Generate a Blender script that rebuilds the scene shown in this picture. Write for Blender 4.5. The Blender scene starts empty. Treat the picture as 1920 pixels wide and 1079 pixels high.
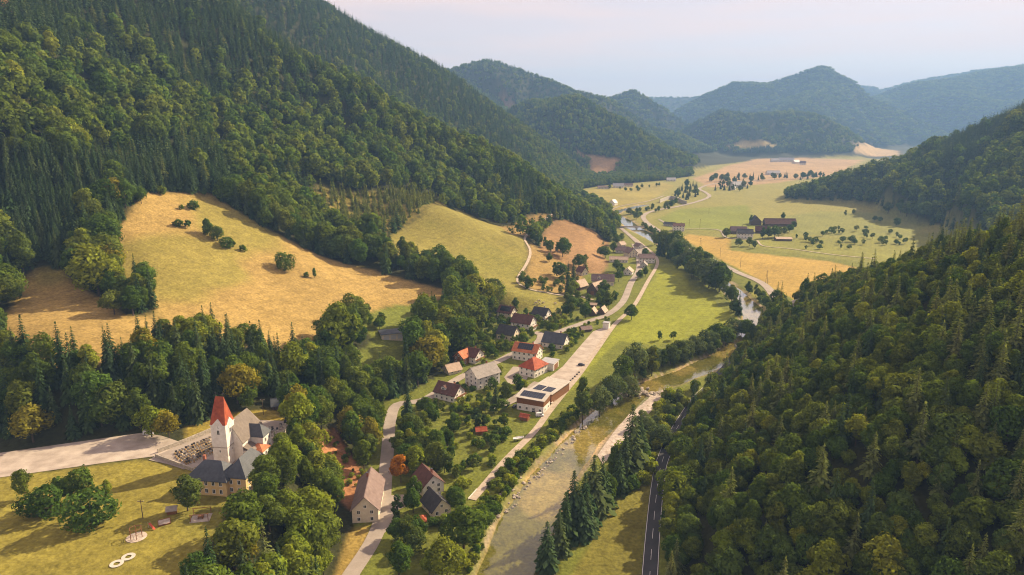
import bpy, math, random
import numpy as np
from mathutils import Vector, Matrix

# ------------------------------------------------------------------ camera, sky, sun, exposure
sc = bpy.context.scene
COL = sc.collection
H = 150.0                                   # camera height above the valley floor, metres
HAZE = 0.00011                              # density of the valley air
FPX = 1280.0                                # focal length in photo pixels (24 mm equivalent)
PITCH = math.atan((539.5 - 235.0) / FPX)
CP, SP = math.cos(PITCH), math.sin(PITCH)
cam_d = bpy.data.cameras.new('camera')
cam = bpy.data.objects.new('camera', cam_d)
COL.objects.link(cam)
cam.location = (0, 0, H)
cam.rotation_euler = (math.pi / 2 - PITCH, 0, 0)
cam_d.sensor_width = 36.0
cam_d.lens = 36.0 * FPX / 1920.0
cam_d.clip_start = 0.5
cam_d.clip_end = 60000
sc.camera = cam

SUN_AZ = math.radians(35)                   # from +X towards +Y
SUN_EL = math.radians(32)
world = bpy.data.worlds.new('World')
sc.world = world
world.use_nodes = True
wn, wl = world.node_tree.nodes, world.node_tree.links
sky = wn.new('ShaderNodeTexSky')
sky.sky_type = 'NISHITA'
sky.sun_disc = False
sky.sun_elevation = SUN_EL
sky.sun_rotation = math.pi / 2 - SUN_AZ
sky.altitude = 500
sky.air_density = 1.0
sky.dust_density = 0.5
sky.ozone_density = 1.5
veil = wn.new('ShaderNodeMix')               # thin even summer haze over the whole sky
veil.data_type = 'RGBA'
veil.inputs[0].default_value = 0.65
veil.inputs[7].default_value = (9.9, 6.9, 5.7, 1)
wtc = wn.new('ShaderNodeTexCoord')           # faint streaks of high cloud
wmp = wn.new('ShaderNodeMapping')
wmp.inputs['Scale'].default_value = (1.5, 1.5, 16)
wl.new(wtc.outputs['Generated'], wmp.inputs[0])
wnz = wn.new('ShaderNodeTexNoise')
wnz.inputs['Scale'].default_value = 2.2
wnz.inputs['Detail'].default_value = 7
wl.new(wmp.outputs[0], wnz.inputs['Vector'])
wmr = wn.new('ShaderNodeMapRange')
wmr.inputs['From Min'].default_value = .42
wmr.inputs['From Max'].default_value = .75
wmr.inputs['To Min'].default_value = .60
wmr.inputs['To Max'].default_value = .86
wl.new(wnz.outputs['Fac'], wmr.inputs['Value'])
wl.new(wmr.outputs[0], veil.inputs[0])
wl.new(sky.outputs[0], veil.inputs[6])
wl.new(veil.outputs[2], wn['Background'].inputs[0])
wn['Background'].inputs[1].default_value = 0.062

sun_d = bpy.data.lights.new('sun', 'SUN')
sun_d.energy = 5.0
sun_d.angle = math.radians(0.6)
sun_d.color = (1.0, 0.79, 0.51)
sun = bpy.data.objects.new('sun', sun_d)
COL.objects.link(sun)
sdir = Vector((math.cos(SUN_EL) * math.cos(SUN_AZ), math.cos(SUN_EL) * math.sin(SUN_AZ), math.sin(SUN_EL)))
sun.rotation_euler = sdir.to_track_quat('Z', 'Y').to_euler()
sun.location = (600, 300, 500)

sc.view_settings.view_transform = 'Standard'
sc.view_settings.look = 'None'
sc.view_settings.gamma = 1.0
sc.view_settings.use_curve_mapping = False
sc.view_settings.exposure = 1.14
sc.cycles.use_denoising = True
sc.cycles.filter_width = 1.1
sc.cycles.max_bounces = 5
sc.cycles.diffuse_bounces = 2
sc.cycles.glossy_bounces = 2
sc.cycles.transmission_bounces = 2
sc.cycles.volume_bounces = 0
sc.cycles.transparent_max_bounces = 6
sc.cycles.use_adaptive_sampling = True
sc.cycles.adaptive_threshold = 0.02

rng = np.random.default_rng(7)
random.seed(7)

# ------------------------------------------------------------------ maths helpers
def ray(u, v):
    w = (539.5 - v) / FPX
    return np.array([(u - 960.0) / FPX, CP + SP * w, -SP + CP * w])

def at_y(u, v, y):
    d = ray(u, v)
    t = y / d[1]
    return (d[0] * t, y, H + d[2] * t)

def at_z(u, v, z):
    d = ray(u, v)
    t = (z - H) / d[2]
    return (d[0] * t, d[1] * t, z)

def project(x, y, z):
    dz = z - H
    f = y * CP - dz * SP
    f = np.where(f < 1, 1, f)
    up = y * SP + dz * CP
    return 960 + FPX * x / f, 539.5 - FPX * up / f, f

def smooth(t):
    t = np.clip(t, 0, 1)
    return t * t * (3 - 2 * t)

def hash2(ix, iy, seed):
    n = (ix.astype(np.int64) * 374761393 + iy.astype(np.int64) * 668265263 + seed * 1442695041) & 0x7fffffff
    n = ((n ^ (n >> 13)) * 1274126177) & 0x7fffffff
    n = n ^ (n >> 16)
    return (n & 0xffff) / 65535.0

def vnoise(x, y, s, seed=0):
    x = np.asarray(x, float) / s
    y = np.asarray(y, float) / s
    ix, iy = np.floor(x), np.floor(y)
    fx, fy = smooth(x - ix), smooth(y - iy)
    a, b = hash2(ix, iy, seed), hash2(ix + 1, iy, seed)
    c, d = hash2(ix, iy + 1, seed), hash2(ix + 1, iy + 1, seed)
    return (a * (1 - fx) + b * fx) * (1 - fy) + (c * (1 - fx) + d * fx) * fy

def fbm(x, y, s, seed=0, octv=4):
    t, a, n = 0, 1.0, 0
    for k in range(octv):
        t = t + a * vnoise(x, y, s / 2 ** k, seed + k)
        n += a
        a *= 0.5
    return t / n

def seg_dist(x, y, pts, closed=False):
    """distance to a polyline and the parameter (segment index + t) of the nearest point"""
    best = np.full(np.shape(x), 1e18)
    par = np.zeros(np.shape(x))
    n = len(pts)
    for i in range(n if closed else n - 1):
        ax, ay = pts[i][0], pts[i][1]
        bx, by = pts[(i + 1) % n][0], pts[(i + 1) % n][1]
        ex, ey = bx - ax, by - ay
        l2 = ex * ex + ey * ey + 1e-9
        t = np.clip(((x - ax) * ex + (y - ay) * ey) / l2, 0, 1)
        d = (x - ax - t * ex) ** 2 + (y - ay - t * ey) ** 2
        m = d < best
        best = np.where(m, d, best)
        par = np.where(m, i + t, par)
    return np.sqrt(best), par

def inside(x, y, poly):
    x = np.asarray(x, float)
    y = np.asarray(y, float)
    r = np.zeros(x.shape, bool)
    n = len(poly)
    for i in range(n):
        x0, y0 = poly[i][0], poly[i][1]
        x1, y1 = poly[(i + 1) % n][0], poly[(i + 1) % n][1]
        if y0 == y1:
            continue
        c = ((y0 > y) != (y1 > y)) & (x < (x1 - x0) * (y - y0) / (y1 - y0) + x0)
        r ^= c
    return r

def catmull(pts, step):
    """resample a polyline of 2D/3D points as a smooth curve with about this step"""
    P = [np.array(p, float) for p in pts]
    P = [2 * P[0] - P[1]] + P + [2 * P[-1] - P[-2]]
    out = []
    for i in range(1, len(P) - 2):
        n = max(1, int(np.linalg.norm(P[i + 1] - P[i]) / step))
        for k in range(n):
            t = k / n
            out.append(0.5 * ((2 * P[i]) + (-P[i - 1] + P[i + 1]) * t + (2 * P[i - 1] - 5 * P[i] + 4 * P[i + 1] - P[i + 2]) * t * t
                              + (-P[i - 1] + 3 * P[i] - 3 * P[i + 1] + P[i + 2]) * t ** 3))
    out.append(P[-2])
    return out

# ------------------------------------------------------------------ terrain: control points read off the slopes
CPT = []
def cy(u, v, y, dz=0):
    x, yy, z = at_y(u, v, y)
    CPT.append((x, yy, z + dz))
def cz(u, v, z):
    CPT.append(at_z(u, v, z))
TERR = 18.0                                 # church terrace level
for a in [(30, 1000), (0, 860), (150, 850), (300, 810), (420, 790), (300, 1000), (150, 1079), (400, 930)]:
    cz(*a, TERR)
for u, v, z in [(250, 620, 45), (100, 650, 47), (400, 610, 38), (520, 620, 30), (735, 625, 15), (750, 590, 17), (850, 548, 20), (30, 600, 50),
                (640, 700, 12), (600, 640, 22), (560, 740, 16)]:
    cz(u, v, z)
for u, v, y in [(280, 365, 520), (400, 370, 560), (520, 430, 560), (620, 470, 580), (300, 500, 430), (500, 520, 470), (650, 560, 480), (30, 520, 400),
                (830, 390, 750), (930, 500, 640), (720, 455, 620), (680, 400, 720), (580, 360, 700), (1080, 440, 850), (1040, 415, 880), (1060, 500, 690),
                (990, 480, 690), (900, 410, 830), (1000, 395, 900), (0, 350, 470), (200, 300, 560), (400, 300, 640), (600, 330, 740), (0, 200, 520), (0, 0, 650),
                (200, 100, 720), (400, 150, 820), (600, 220, 900), (800, 300, 960), (200, 0, 800), (0, -200, 820), (200, -200, 980), (-300, 0, 620), (-300, 350, 420),
                (-300, 620, 330), (-300, -250, 800)]:
    cy(u, v, y)
for u, v, y in [(430, 10, 930), (560, 100, 960), (700, 175, 1000), (820, 235, 1040), (900, 275, 1060), (980, 320, 1070), (1060, 368, 1050), (1130, 412, 1030)]:
    cy(u, v, y, -14)                         # crest of the near spur
    cy(u, v, y * 1.22, -70)                  # it falls away behind
for u, v, y in [(600, 0, 1700), (700, 60, 1800), (830, 130, 2000), (940, 207, 2000), (1040, 272, 1950), (1105, 332, 1900), (350, -170, 1500)]:
    cy(u, v, y, -12)
    cy(u, v, y * 1.2, -90)
for u, v, y in [(700, 130, 1550), (900, 240, 1650), (1000, 300, 1720), (600, 60, 1450), (1090, 350, 1760)]:
    cy(u, v, y)
for u, v in [(900, 700), (1000, 650), (1140, 600), (700, 1000), (720, 850), (960, 1079), (1100, 800), (1200, 500), (1160, 440), (1300, 560), (1250, 380), (1400, 430),
             (1120, 360), (800, 760), (1100, 560), (1300, 340)]:
    cz(u, v, 0)
for p in [(600, 700, 0), (900, 1200, 0), (500, 300, 0), (0, 120, 0), (300, 120, 0), (900, 2000, 0), (-60, 120, 8), (-250, 120, 20), (-400, 250, 70), (-700, 400, 230)]:
    CPT.append(p)
CPT = np.array(CPT)
def warp(x, y):
    y = np.maximum(y, 110.0) + 80.0
    return np.clip(x / y, -1.6, 1.6), np.log(y)
_qa, _qb = warp(CPT[:, 0], CPT[:, 1])
def _kern(d2):
    return 0.5 * d2 * np.log(d2 + 1e-12)
_n = len(CPT)
_K = _kern((_qa[:, None] - _qa[None]) ** 2 + (_qb[:, None] - _qb[None]) ** 2) + np.eye(_n) * 2e-4
_Pm = np.stack([np.ones(_n), _qa, _qb], 1)
_A = np.block([[_K, _Pm], [_Pm.T, np.zeros((3, 3))]])
_W = np.linalg.solve(_A, np.concatenate([CPT[:, 2], np.zeros(3)]))
def tps(x, y):
    a, b = warp(x, y)
    z = _W[_n] + _W[_n + 1] * a + _W[_n + 2] * b
    for i in range(_n):
        z = z + _W[i] * _kern((a - _qa[i]) ** 2 + (b - _qb[i]) ** 2)
    return z

VALLEY = [at_z(u, v, 0)[:2] for u, v in [(640, 1079), (662, 1000), (676, 940), (694, 860), (708, 790), (722, 752), (780, 730), (830, 700), (850, 685), (905, 640), (915, 605),
          (930, 585), (1000, 590), (1050, 592), (1072, 560), (1092, 515), (1140, 500), (1135, 470), (1150, 445), (1158, 425), (1130, 398), (1085, 368), (1095, 354),
          (1140, 347), (1250, 338), (1300, 330), (1290, 316), (1400, 303), (1560, 296)]]
VALLEY = [(-60, 60)] + VALLEY + [(1600, 4200), (1800, 1000), (900, 60)]
TERRACE = [at_z(u, v, TERR)[:2] for u, v in [(560, 790), (545, 850), (520, 900), (480, 960), (410, 1030), (350, 1079)]] + [(-75, 130), (-330, 130), (-300, 230), (-235, 290)] + \
          [at_z(u, v, TERR)[:2] for u, v in [(0, 842), (280, 800), (400, 780), (500, 778)]]

def ridge_pts(lst, dz=-15):
    o = []
    for u, v, y in lst:
        x, yy, z = at_y(u, v, y)
        o.append((x, yy, z + dz))
    return o
RIDGES = [   # crest polyline, slope, rounding radius, noise amplitude
    ([(440, 60, 185), (350, 130, 168), (274, 240, 128), (258, 330, 100), (249, 400, 69), (224, 470, 36), (200, 525, 7)], 0.60, 14, 7),
    (ridge_pts([(1405, 392, 1330), (1440, 372, 1360), (1540, 335, 1420), (1600, 312, 1420), (1700, 290, 1380), (1770, 255, 1330), (1850, 220, 1280), (1920, 190, 1250), (2100, 110, 1150)], -20), 0.42, 30, 16),
    (ridge_pts([(780, 190, 3000), (840, 130, 3600), (915, 110, 3700), (1000, 137, 3700), (1070, 165, 3600), (1140, 182, 3600), (1230, 240, 3500)]), 0.45, 60, 60),
    (ridge_pts([(930, 225, 2900), (985, 188, 2800), (1085, 178, 2600), (1130, 205, 2550), (1170, 225, 2500), (1260, 275, 2500), (1340, 312, 2550)]), 0.47, 40, 35),
    (ridge_pts([(1130, 190, 4600), (1187, 168, 4500), (1240, 200, 4400), (1290, 235, 4300)]), 0.5, 50, 60),
    (ridge_pts([(1225, 185, 7600), (1290, 183, 7600), (1330, 180, 7600)], 0), 0.4, 80, 60),
    (ridge_pts([(1260, 215, 5700), (1340, 172, 5800), (1380, 155, 5800), (1440, 158, 5800), (1500, 140, 5800), (1543, 123, 5800), (1572, 142, 5700), (1610, 175, 5500), (1680, 205, 5400), (1790, 260, 5200)], 0), 0.5, 40, 60),
    (ridge_pts([(1535, 150, 5600), (1500, 190, 5000), (1440, 240, 4500)]), 0.55, 50, 60),
    (ridge_pts([(1265, 250, 4000), (1310, 225, 4000), (1350, 205, 4000), (1400, 212, 3900), (1470, 208, 3900), (1525, 210, 3900), (1580, 240, 3900), (1640, 272, 3900), (1720, 288, 4000)]), 0.42, 60, 60),
    (ridge_pts([(1640, 188, 6400), (1720, 160, 6400), (1800, 150, 6400), (1920, 128, 6400), (2100, 90, 6400)], 20), 0.4, 120, 110),
    (ridge_pts([(1770, 143, 8000), (1850, 132, 8000), (1920, 122, 8000), (2100, 105, 8000)], 0), 0.4, 150, 90),
    (ridge_pts([(1590, 172, 8600), (1620, 160, 8600), (1660, 180, 8600)], 0), 0.35, 150, 60),
]

RIVER = [at_z(u, v, -1.5)[:2] for u, v in [(930, 1300), (960, 1085), (985, 990), (1030, 900), (1090, 832), (1150, 772), (1215, 728), (1290, 702), (1350, 675), (1395, 640), (1418, 600), (1405, 575),
         (1375, 548), (1330, 515), (1280, 478), (1245, 458), (1212, 441), (1188, 428), (1172, 415), (1150, 403), (1160, 396), (1210, 385)]]
RIVER_W = [12, 12, 11, 10, 9.5, 9, 8.5, 8, 9, 10, 11, 9, 9, 9, 9, 10, 10, 11, 11, 10, 9, 9]   # half widths

def height(x, y):
    x = np.asarray(x, float)
    y = np.asarray(y, float)
    z = tps(x, y)
    z = z * (1 - smooth((y - 2150) / 500))
    z = np.maximum(z, -2)
    dv, _ = seg_dist(x, y, VALLEY, True)
    inv = inside(x, y, VALLEY)
    z = z * np.where(inv, 0, smooth(dv / 26.0))
    dt, _ = seg_dist(x, y, TERRACE, True)
    m = np.where(inside(x, y, TERRACE), 1, smooth(1 - dt / 13.0))
    z = z * (1 - m) + TERR * m
    rough = smooth((z - 20) / 80) * (1 - m)
    z = z + (fbm(x, y, 130, 3, 4) - 0.5) * 22 * rough * smooth((np.hypot(x, y) - 500) / 300)
    z = z + (fbm(x, y, 40, 9, 3) - 0.5) * 2.0 * smooth((z - 6) / 10) * (1 - m)
    for pts, s, r, amp in RIDGES:
        d, par = seg_dist(x, y, pts)
        hs = np.array([p[2] for p in pts])
        h = np.interp(par, np.arange(len(pts)), hs)
        sc_ = max(r * 7, 60)
        rid = 1 - np.abs(2 * fbm(x, y, sc_ * 1.6, 21, 4) - 1)
        n = (rid - 0.72) * amp * 2.2 * smooth(d / (r * 5)) + (fbm(x, y, sc_ * .5, 31, 3) - 0.5) * amp * 0.35
        zz = h - s * (np.sqrt(d * d + r * r) - r) + n
        k = 5.0 + 0.2 * amp
        hh = np.clip(0.5 + 0.5 * (zz - z) / k, 0, 1)
        z = z + (zz - z) * hh + k * hh * (1 - hh)
    cap = 620 + 500 * smooth((y - 3000) / 3000)
    z = np.where(z > cap, cap + (z - cap) * .12, z)
    # river channel
    d, par = seg_dist(x, y, RIVER)
    w = np.interp(par, np.arange(len(RIVER)), RIVER_W)
    c = smooth(1 - (d - w + 1.5) / 6.0)
    bed = -2.3 + 0.9 * fbm(x, y, 17, 5, 3) + 0.25 * smooth((d / w - .5) / .5)
    z = z * (1 - c) + bed * c
    return z

# polar grid centred under the camera: even resolution in the picture at every distance
NT, NR = 470, 470
TH0, TH1 = math.radians(-62), math.radians(62)
R0, R1 = 70.0, 11500.0
thetas = np.linspace(TH0, TH1, NT)
radii = R0 * (R1 / R0) ** (np.arange(NR) / (NR - 1))
TT, RR = np.meshgrid(thetas, radii)
GX, GY = RR * np.sin(TT), RR * np.cos(TT)
GZ = height(GX, GY)

def zt(x, y):
    """height of the terrain mesh itself"""
    x = np.asarray(x, float)
    y = np.asarray(y, float)
    r = np.clip(np.hypot(x, y), R0 * 1.0001, R1 * .999)
    t = np.clip(np.arctan2(x, y), TH0 + 1e-6, TH1 - 1e-6)
    fr = np.log(r / R0) / math.log(R1 / R0) * (NR - 1)
    ft = (t - TH0) / (TH1 - TH0) * (NT - 1)
    i = np.clip(fr.astype(int), 0, NR - 2)
    j = np.clip(ft.astype(int), 0, NT - 2)
    ar = (r - radii[i]) / (radii[i + 1] - radii[i])
    at = ft - j
    z00, z01, z10, z11 = GZ[i, j], GZ[i, j + 1], GZ[i + 1, j], GZ[i + 1, j + 1]
    return np.where(ar + at < 1, z00 + ar * (z10 - z00) + at * (z01 - z00), z11 + (1 - ar) * (z01 - z11) + (1 - at) * (z10 - z11))

HORIZ = np.maximum.accumulate((GZ - H) / RR, axis=0)
def visible(x, y, z, margin):
    r = np.clip(np.hypot(x, y), R0 * 1.0001, R1 * .999)
    t = np.clip(np.arctan2(x, y), TH0 + 1e-6, TH1 - 1e-6)
    i = np.clip((np.log(r / R0) / math.log(R1 / R0) * (NR - 1)).astype(int), 0, NR - 1)
    j = np.clip(((t - TH0) / (TH1 - TH0) * (NT - 1)).round().astype(int), 0, NT - 1)
    return (z + margin - H) / r > HORIZ[np.maximum(i - 1, 0), j]

def G(u, v):
    """where the sight line through a photo pixel meets the ground"""
    d = ray(u, v)
    t = np.concatenate([np.arange(90, 1200, 1.0), 1200 * 1.004 ** np.arange(0, 540)])
    p = d[None] * t[:, None]
    g = p[:, 2] + H - zt(p[:, 0], p[:, 1])
    k = np.argmax(g < 0)
    if g[k] >= 0:
        k = len(t) - 1
    a = t[max(k - 1, 0)]
    b = t[k]
    for _ in range(12):
        m = 0.5 * (a + b)
        q = d * m
        if q[2] + H - zt(q[0], q[1]) < 0:
            b = m
        else:
            a = m
    q = d * b
    return float(q[0]), float(q[1])

def GP(lst):
    return [G(u, v) for u, v in lst]

# ------------------------------------------------------------------ object helpers
def tag(o, label=None, cat=None, group=None, kind=None):
    if label: o['label'] = label
    if cat: o['category'] = cat
    if group: o['group'] = group
    if kind: o['kind'] = kind
    return o

def link(o, parent=None):
    COL.objects.link(o)
    if parent is not None:
        o.parent = parent
    return o

def empty(name, loc, rz=0.0):
    o = bpy.data.objects.new(name, None)
    o.empty_display_size = 0.5
    o.location = loc
    o.rotation_euler = (0, 0, rz)
    return link(o)

def mesh_np(name, verts, faces, mats, mat_idx=None, smooth_=False):
    """mesh from arrays; faces is an (n,3) or (n,4) array"""
    me = bpy.data.meshes.new(name)
    faces = np.asarray(faces, np.int32)
    n, k = faces.shape
    me.vertices.add(len(verts))
    me.vertices.foreach_set('co', np.asarray(verts, np.float32).ravel())
    me.loops.add(n * k)
    me.loops.foreach_set('vertex_index', faces.ravel())
    me.polygons.add(n)
    me.polygons.foreach_set('loop_start', np.arange(0, n * k, k, dtype=np.int32))
    if mat_idx is not None:
        me.polygons.foreach_set('material_index', np.asarray(mat_idx, np.int32))
    if smooth_:
        me.polygons.foreach_set('use_smooth', np.ones(n, bool))
    for m in mats:
        me.materials.append(m)
    me.update(calc_edges=True)
    return me

class MB:
    """collects faces and becomes one mesh object"""
    def __init__(s):
        s.v, s.f = [], []
    def poly(s, pts):
        b = len(s.v)
        s.v += [tuple(p) for p in pts]
        s.f.append(tuple(range(b, b + len(pts))))
        return s
    def prism(s, base, z0, z1):
        """closed prism over a counter-clockwise outline"""
        n = len(base)
        b = len(s.v)
        s.v += [(p[0], p[1], z0) for p in base] + [(p[0], p[1], z1) for p in base]
        s.f.append(tuple(range(b + n - 1, b - 1, -1)))
        s.f.append(tuple(range(b + n, b + 2 * n)))
        for i in range(n):
            j = (i + 1) % n
            s.f.append((b + i, b + j, b + n + j, b + n + i))
        return s
    def box(s, x0, x1, y0, y1, z0, z1):
        return s.prism([(x0, y0), (x1, y0), (x1, y1), (x0, y1)], z0, z1)
    def solid(s, top, dz):
        """a slab: polygon pushed down by dz"""
        n = len(top)
        b = len(s.v)
        s.v += [tuple(p) for p in top] + [(p[0], p[1], p[2] - dz) for p in top]
        s.f.append(tuple(range(b, b + n)))
        s.f.append(tuple(range(b + 2 * n - 1, b + n - 1, -1)))
        for i in range(n):
            j = (i + 1) % n
            s.f.append((b + j, b + i, b + n + i, b + n + j))
        return s
    def tube(s, p0, p1, r0, r1=None, n=6):
        r1 = r0 if r1 is None else r1
        p0, p1 = Vector(p0), Vector(p1)
        q = (p1 - p0).to_track_quat('Z', 'Y')
        b = len(s.v)
        for p, r in ((p0, r0), (p1, r1)):
            for k in range(n):
                a = 2 * math.pi * k / n
                s.v.append(tuple(p + q @ Vector((r * math.cos(a), r * math.sin(a), 0))))
        for k in range(n):
            j = (k + 1) % n
            s.f.append((b + k, b + j, b + n + j, b + n + k))
        s.f.append(tuple(range(b + n - 1, b - 1, -1)))
        s.f.append(tuple(range(b + n, b + 2 * n)))
        return s
    def mesh(s, name, mat):
        me = bpy.data.meshes.new(name)
        me.from_pydata(s.v, [], s.f)
        me.materials.append(mat)
        me.update()
        return me
    def build(s, name, mat, parent=None):
        return link(bpy.data.objects.new(name, s.mesh(name, mat)), parent)

# ------------------------------------------------------------------ materials
MATS = {}
def new_mat(name):
    m = bpy.data.materials.new(name)
    m.use_nodes = True
    b = m.node_tree.nodes['Principled BSDF']
    MATS[name] = m
    return m, m.node_tree.nodes, m.node_tree.links, b

def noise_mat(name, c0, c1, scale, rough=0.9, bump=0.0, detail=4, c2=None, coord='Object', stretch=None, bump_scale=None, spec=0.3):
    m, n, l, b = new_mat(name)
    tc = n.new('ShaderNodeTexCoord')
    src = tc.outputs[coord]
    if stretch:
        mp = n.new('ShaderNodeMapping')
        mp.inputs['Scale'].default_value = stretch
        l.new(src, mp.inputs[0])
        src = mp.outputs[0]
    nz = n.new('ShaderNodeTexNoise')
    nz.inputs['Scale'].default_value = scale
    nz.inputs['Detail'].default_value = detail
    nz.inputs['Roughness'].default_value = 0.62
    l.new(src, nz.inputs['Vector'])
    cr = n.new('ShaderNodeValToRGB')
    cr.color_ramp.elements[0].position = 0.33
    cr.color_ramp.elements[1].position = 0.68
    cr.color_ramp.elements[0].color = (*c0, 1)
    cr.color_ramp.elements[1].color = (*c1, 1)
    if c2:
        e = cr.color_ramp.elements.new(0.5)
        e.color = (*c2, 1)
    l.new(nz.outputs['Fac'], cr.inputs[0])
    l.new(cr.outputs[0], b.inputs['Base Color'])
    b.inputs['Roughness'].default_value = rough
    b.inputs['Specular IOR Level'].default_value = spec
    if bump:
        nb = n.new('ShaderNodeTexNoise')
        nb.inputs['Scale'].default_value = bump_scale or scale * 4
        nb.inputs['Detail'].default_value = 5
        l.new(src, nb.inputs['Vector'])
        bp = n.new('ShaderNodeBump')
        bp.inputs['Strength'].default_value = bump
        bp.inputs['Distance'].default_value = 0.3
        l.new(nb.outputs['Fac'], bp.inputs['Height'])
        l.new(bp.outputs[0], b.inputs['Normal'])
    return m

def tile_mat(name, c0, c1, pitch=0.33, rough=0.8, metal=False):
    """roof covering: courses run level, colour patchy with weather"""
    m = noise_mat(name, c0, c1, 0.55, rough, detail=8)
    n, l = m.node_tree.nodes, m.node_tree.links
    b = n['Principled BSDF']
    tc = n.new('ShaderNodeTexCoord')
    wv = n.new('ShaderNodeTexWave')
    wv.bands_direction = 'X' if metal else 'Z'
    wv.inputs['Scale'].default_value = 0.31 / pitch
    wv.inputs['Distortion'].default_value = 0.3
    l.new(tc.outputs['Object'], wv.inputs['Vector'])
    bp = n.new('ShaderNodeBump')
    bp.inputs['Strength'].default_value = 0.5
    bp.inputs['Distance'].default_value = 0.06
    l.new(wv.outputs['Fac'], bp.inputs['Height'])
    l.new(bp.outputs[0], b.inputs['Normal'])
    return m

noise_mat('white_plaster', (.62, .58, .52), (.78, .75, .70), 0.6, .9, .1)
noise_mat('cream_plaster', (.58, .50, .38), (.70, .62, .48), 0.6, .9, .1)
noise_mat('yellow_plaster', (.62, .44, .20), (.72, .54, .28), 0.6, .9, .1)
noise_mat('grey_plaster', (.38, .36, .33), (.50, .48, .44), 0.6, .9, .1)
noise_mat('timber', (.14, .060, .025), (.26, .12, .05), 1.2, .8, .2, stretch=(1, 1, 6))
noise_mat('old_timber', (.07, .05, .038), (.15, .11, .08), 1.2, .85, .2, stretch=(4, 4, .6))
noise_mat('stone', (.26, .23, .19), (.48, .43, .36), 1.3, .95, .5)
noise_mat('dark_glass', (.012, .014, .018), (.03, .034, .04), 2, .12, spec=.6)
noise_mat('frame_white', (.70, .68, .64), (.78, .76, .72), 3, .6)
noise_mat('metal_dark', (.05, .05, .055), (.09, .09, .095), 3, .5)
noise_mat('metal_light', (.42, .42, .42), (.52, .52, .52), 3, .4)
noise_mat('brick_red', (.25, .085, .05), (.36, .14, .085), 2, .9, .2)
tile_mat('roof_red', (.22, .045, .020), (.41, .095, .040))
tile_mat('roof_orange', (.33, .105, .045), (.54, .20, .09))
tile_mat('roof_brown', (.075, .035, .028), (.13, .06, .046))
tile_mat('roof_dark', (.028, .028, .032), (.06, .058, .06))
tile_mat('roof_grey', (.22, .20, .185), (.33, .30, .27))
tile_mat('roof_tan', (.36, .27, .20), (.48, .37, .28))
tile_mat('roof_mauve', (.15, .105, .095), (.22, .16, .145))
tile_mat('roof_slate', (.042, .050, .062), (.075, .085, .10), .5, .62, True)
tile_mat('roof_church', (.135, .112, .095), (.205, .172, .145))
tile_mat('roof_metal', (.30, .30, .31), (.40, .40, .41), .5, .5, True)
noise_mat('roof_flat', (.36, .33, .29), (.46, .43, .38), .5, .9)
noise_mat('solar', (.010, .013, .024), (.018, .022, .036), 3, .18, spec=.5)
noise_mat('asphalt', (.085, .080, .076), (.13, .125, .118), 0.12, .92, .1, detail=8, bump_scale=8, coord='Generated')
noise_mat('asphalt_dark', (.040, .042, .045), (.062, .062, .064), 0.1, .9, .1, detail=8)
noise_mat('pale_road', (.24, .205, .175), (.36, .315, .27), 0.11, .95, .15, detail=9, bump_scale=3)
noise_mat('gravel_lot', (.29, .245, .205), (.46, .40, .34), 0.16, .95, .2, detail=10, bump_scale=2)
noise_mat('gravel_track', (.30, .245, .19), (.46, .39, .31), 0.35, .95, .3, detail=8, bump_scale=4)
noise_mat('gravel_bar', (.30, .24, .19), (.58, .51, .44), 0.5, .95, .6, detail=10, bump_scale=3)
noise_mat('boulder', (.25, .21, .165), (.44, .39, .33), 1.2, .95, .5)
noise_mat('line_paint', (.66, .65, .62), (.76, .75, .72), 2, .7)
noise_mat('bark', (.055, .042, .03), (.11, .085, .062), 4, .95, .4)
noise_mat('play_white', (.42, .38, .33), (.56, .52, .46), .6, .9)
noise_mat('rust_paint', (.40, .06, .03), (.50, .09, .045), 2, .5)
noise_mat('car_black', (.012, .012, .014), (.02, .02, .022), 1, .2, spec=.6)
noise_mat('car_white', (.66, .66, .66), (.72, .72, .72), 1, .25, spec=.6)
noise_mat('tyre', (.015, .015, .015), (.03, .03, .03), 3, .9)
noise_mat('cow_hide', (.62, .54, .44), (.12, .07, .04), 0.9, .9, detail=1)
noise_mat('pool_water', (.06, .36, .48), (.10, .44, .55), 2, .08)
noise_mat('flower', (.45, .10, .08), (.75, .55, .42), 3, .9, detail=6, c2=(.20, .22, .06))

# ------------------------------------------------------------------ land use: outlines on the ground
OPEN = {}
def field(name, px, col, var=0.22, level=False):
    OPEN[name] = ([at_z(u, v, 0)[:2] for u, v in px] if level else GP(px), np.array(col), var, level)
HAY = (.29, .205, .068)
field('hill_meadow', [(262, 360), (330, 363), (400, 366), (440, 392), (505, 432), (600, 480), (690, 505), (800, 535), (856, 548), (800, 574), (725, 576), (655, 602), (640, 640), (590, 672),
                      (520, 668), (420, 640), (330, 646), (270, 652), (200, 682), (110, 698), (10, 690), (0, 600), (40, 525), (62, 500), (120, 502), (160, 540), (240, 596), (292, 590),
                      (285, 560), (225, 520), (205, 480), (215, 430), (240, 400)], HAY)
field('middle_meadow', [(700, 462), (745, 432), (790, 405), (832, 386), (880, 402), (935, 424), (985, 450), (992, 480), (972, 520), (985, 545), (1060, 556), (1072, 590), (985, 582), (920, 552), (885, 535), (800, 500), (740, 476)], (.20, .178, .042))
field('brown_field', [(1012, 440), (1035, 413), (1060, 412), (1100, 428), (1140, 455), (1125, 475), (1145, 490), (1128, 515), (1080, 500), (1040, 500), (1010, 478)], (.245, .150, .068))
field('orchard_bank', [(995, 455), (1015, 470), (1060, 498), (1095, 505), (1090, 545), (1060, 552), (1000, 545), (978, 530), (992, 490)], (0.259, 0.180, 0.061))
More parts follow.
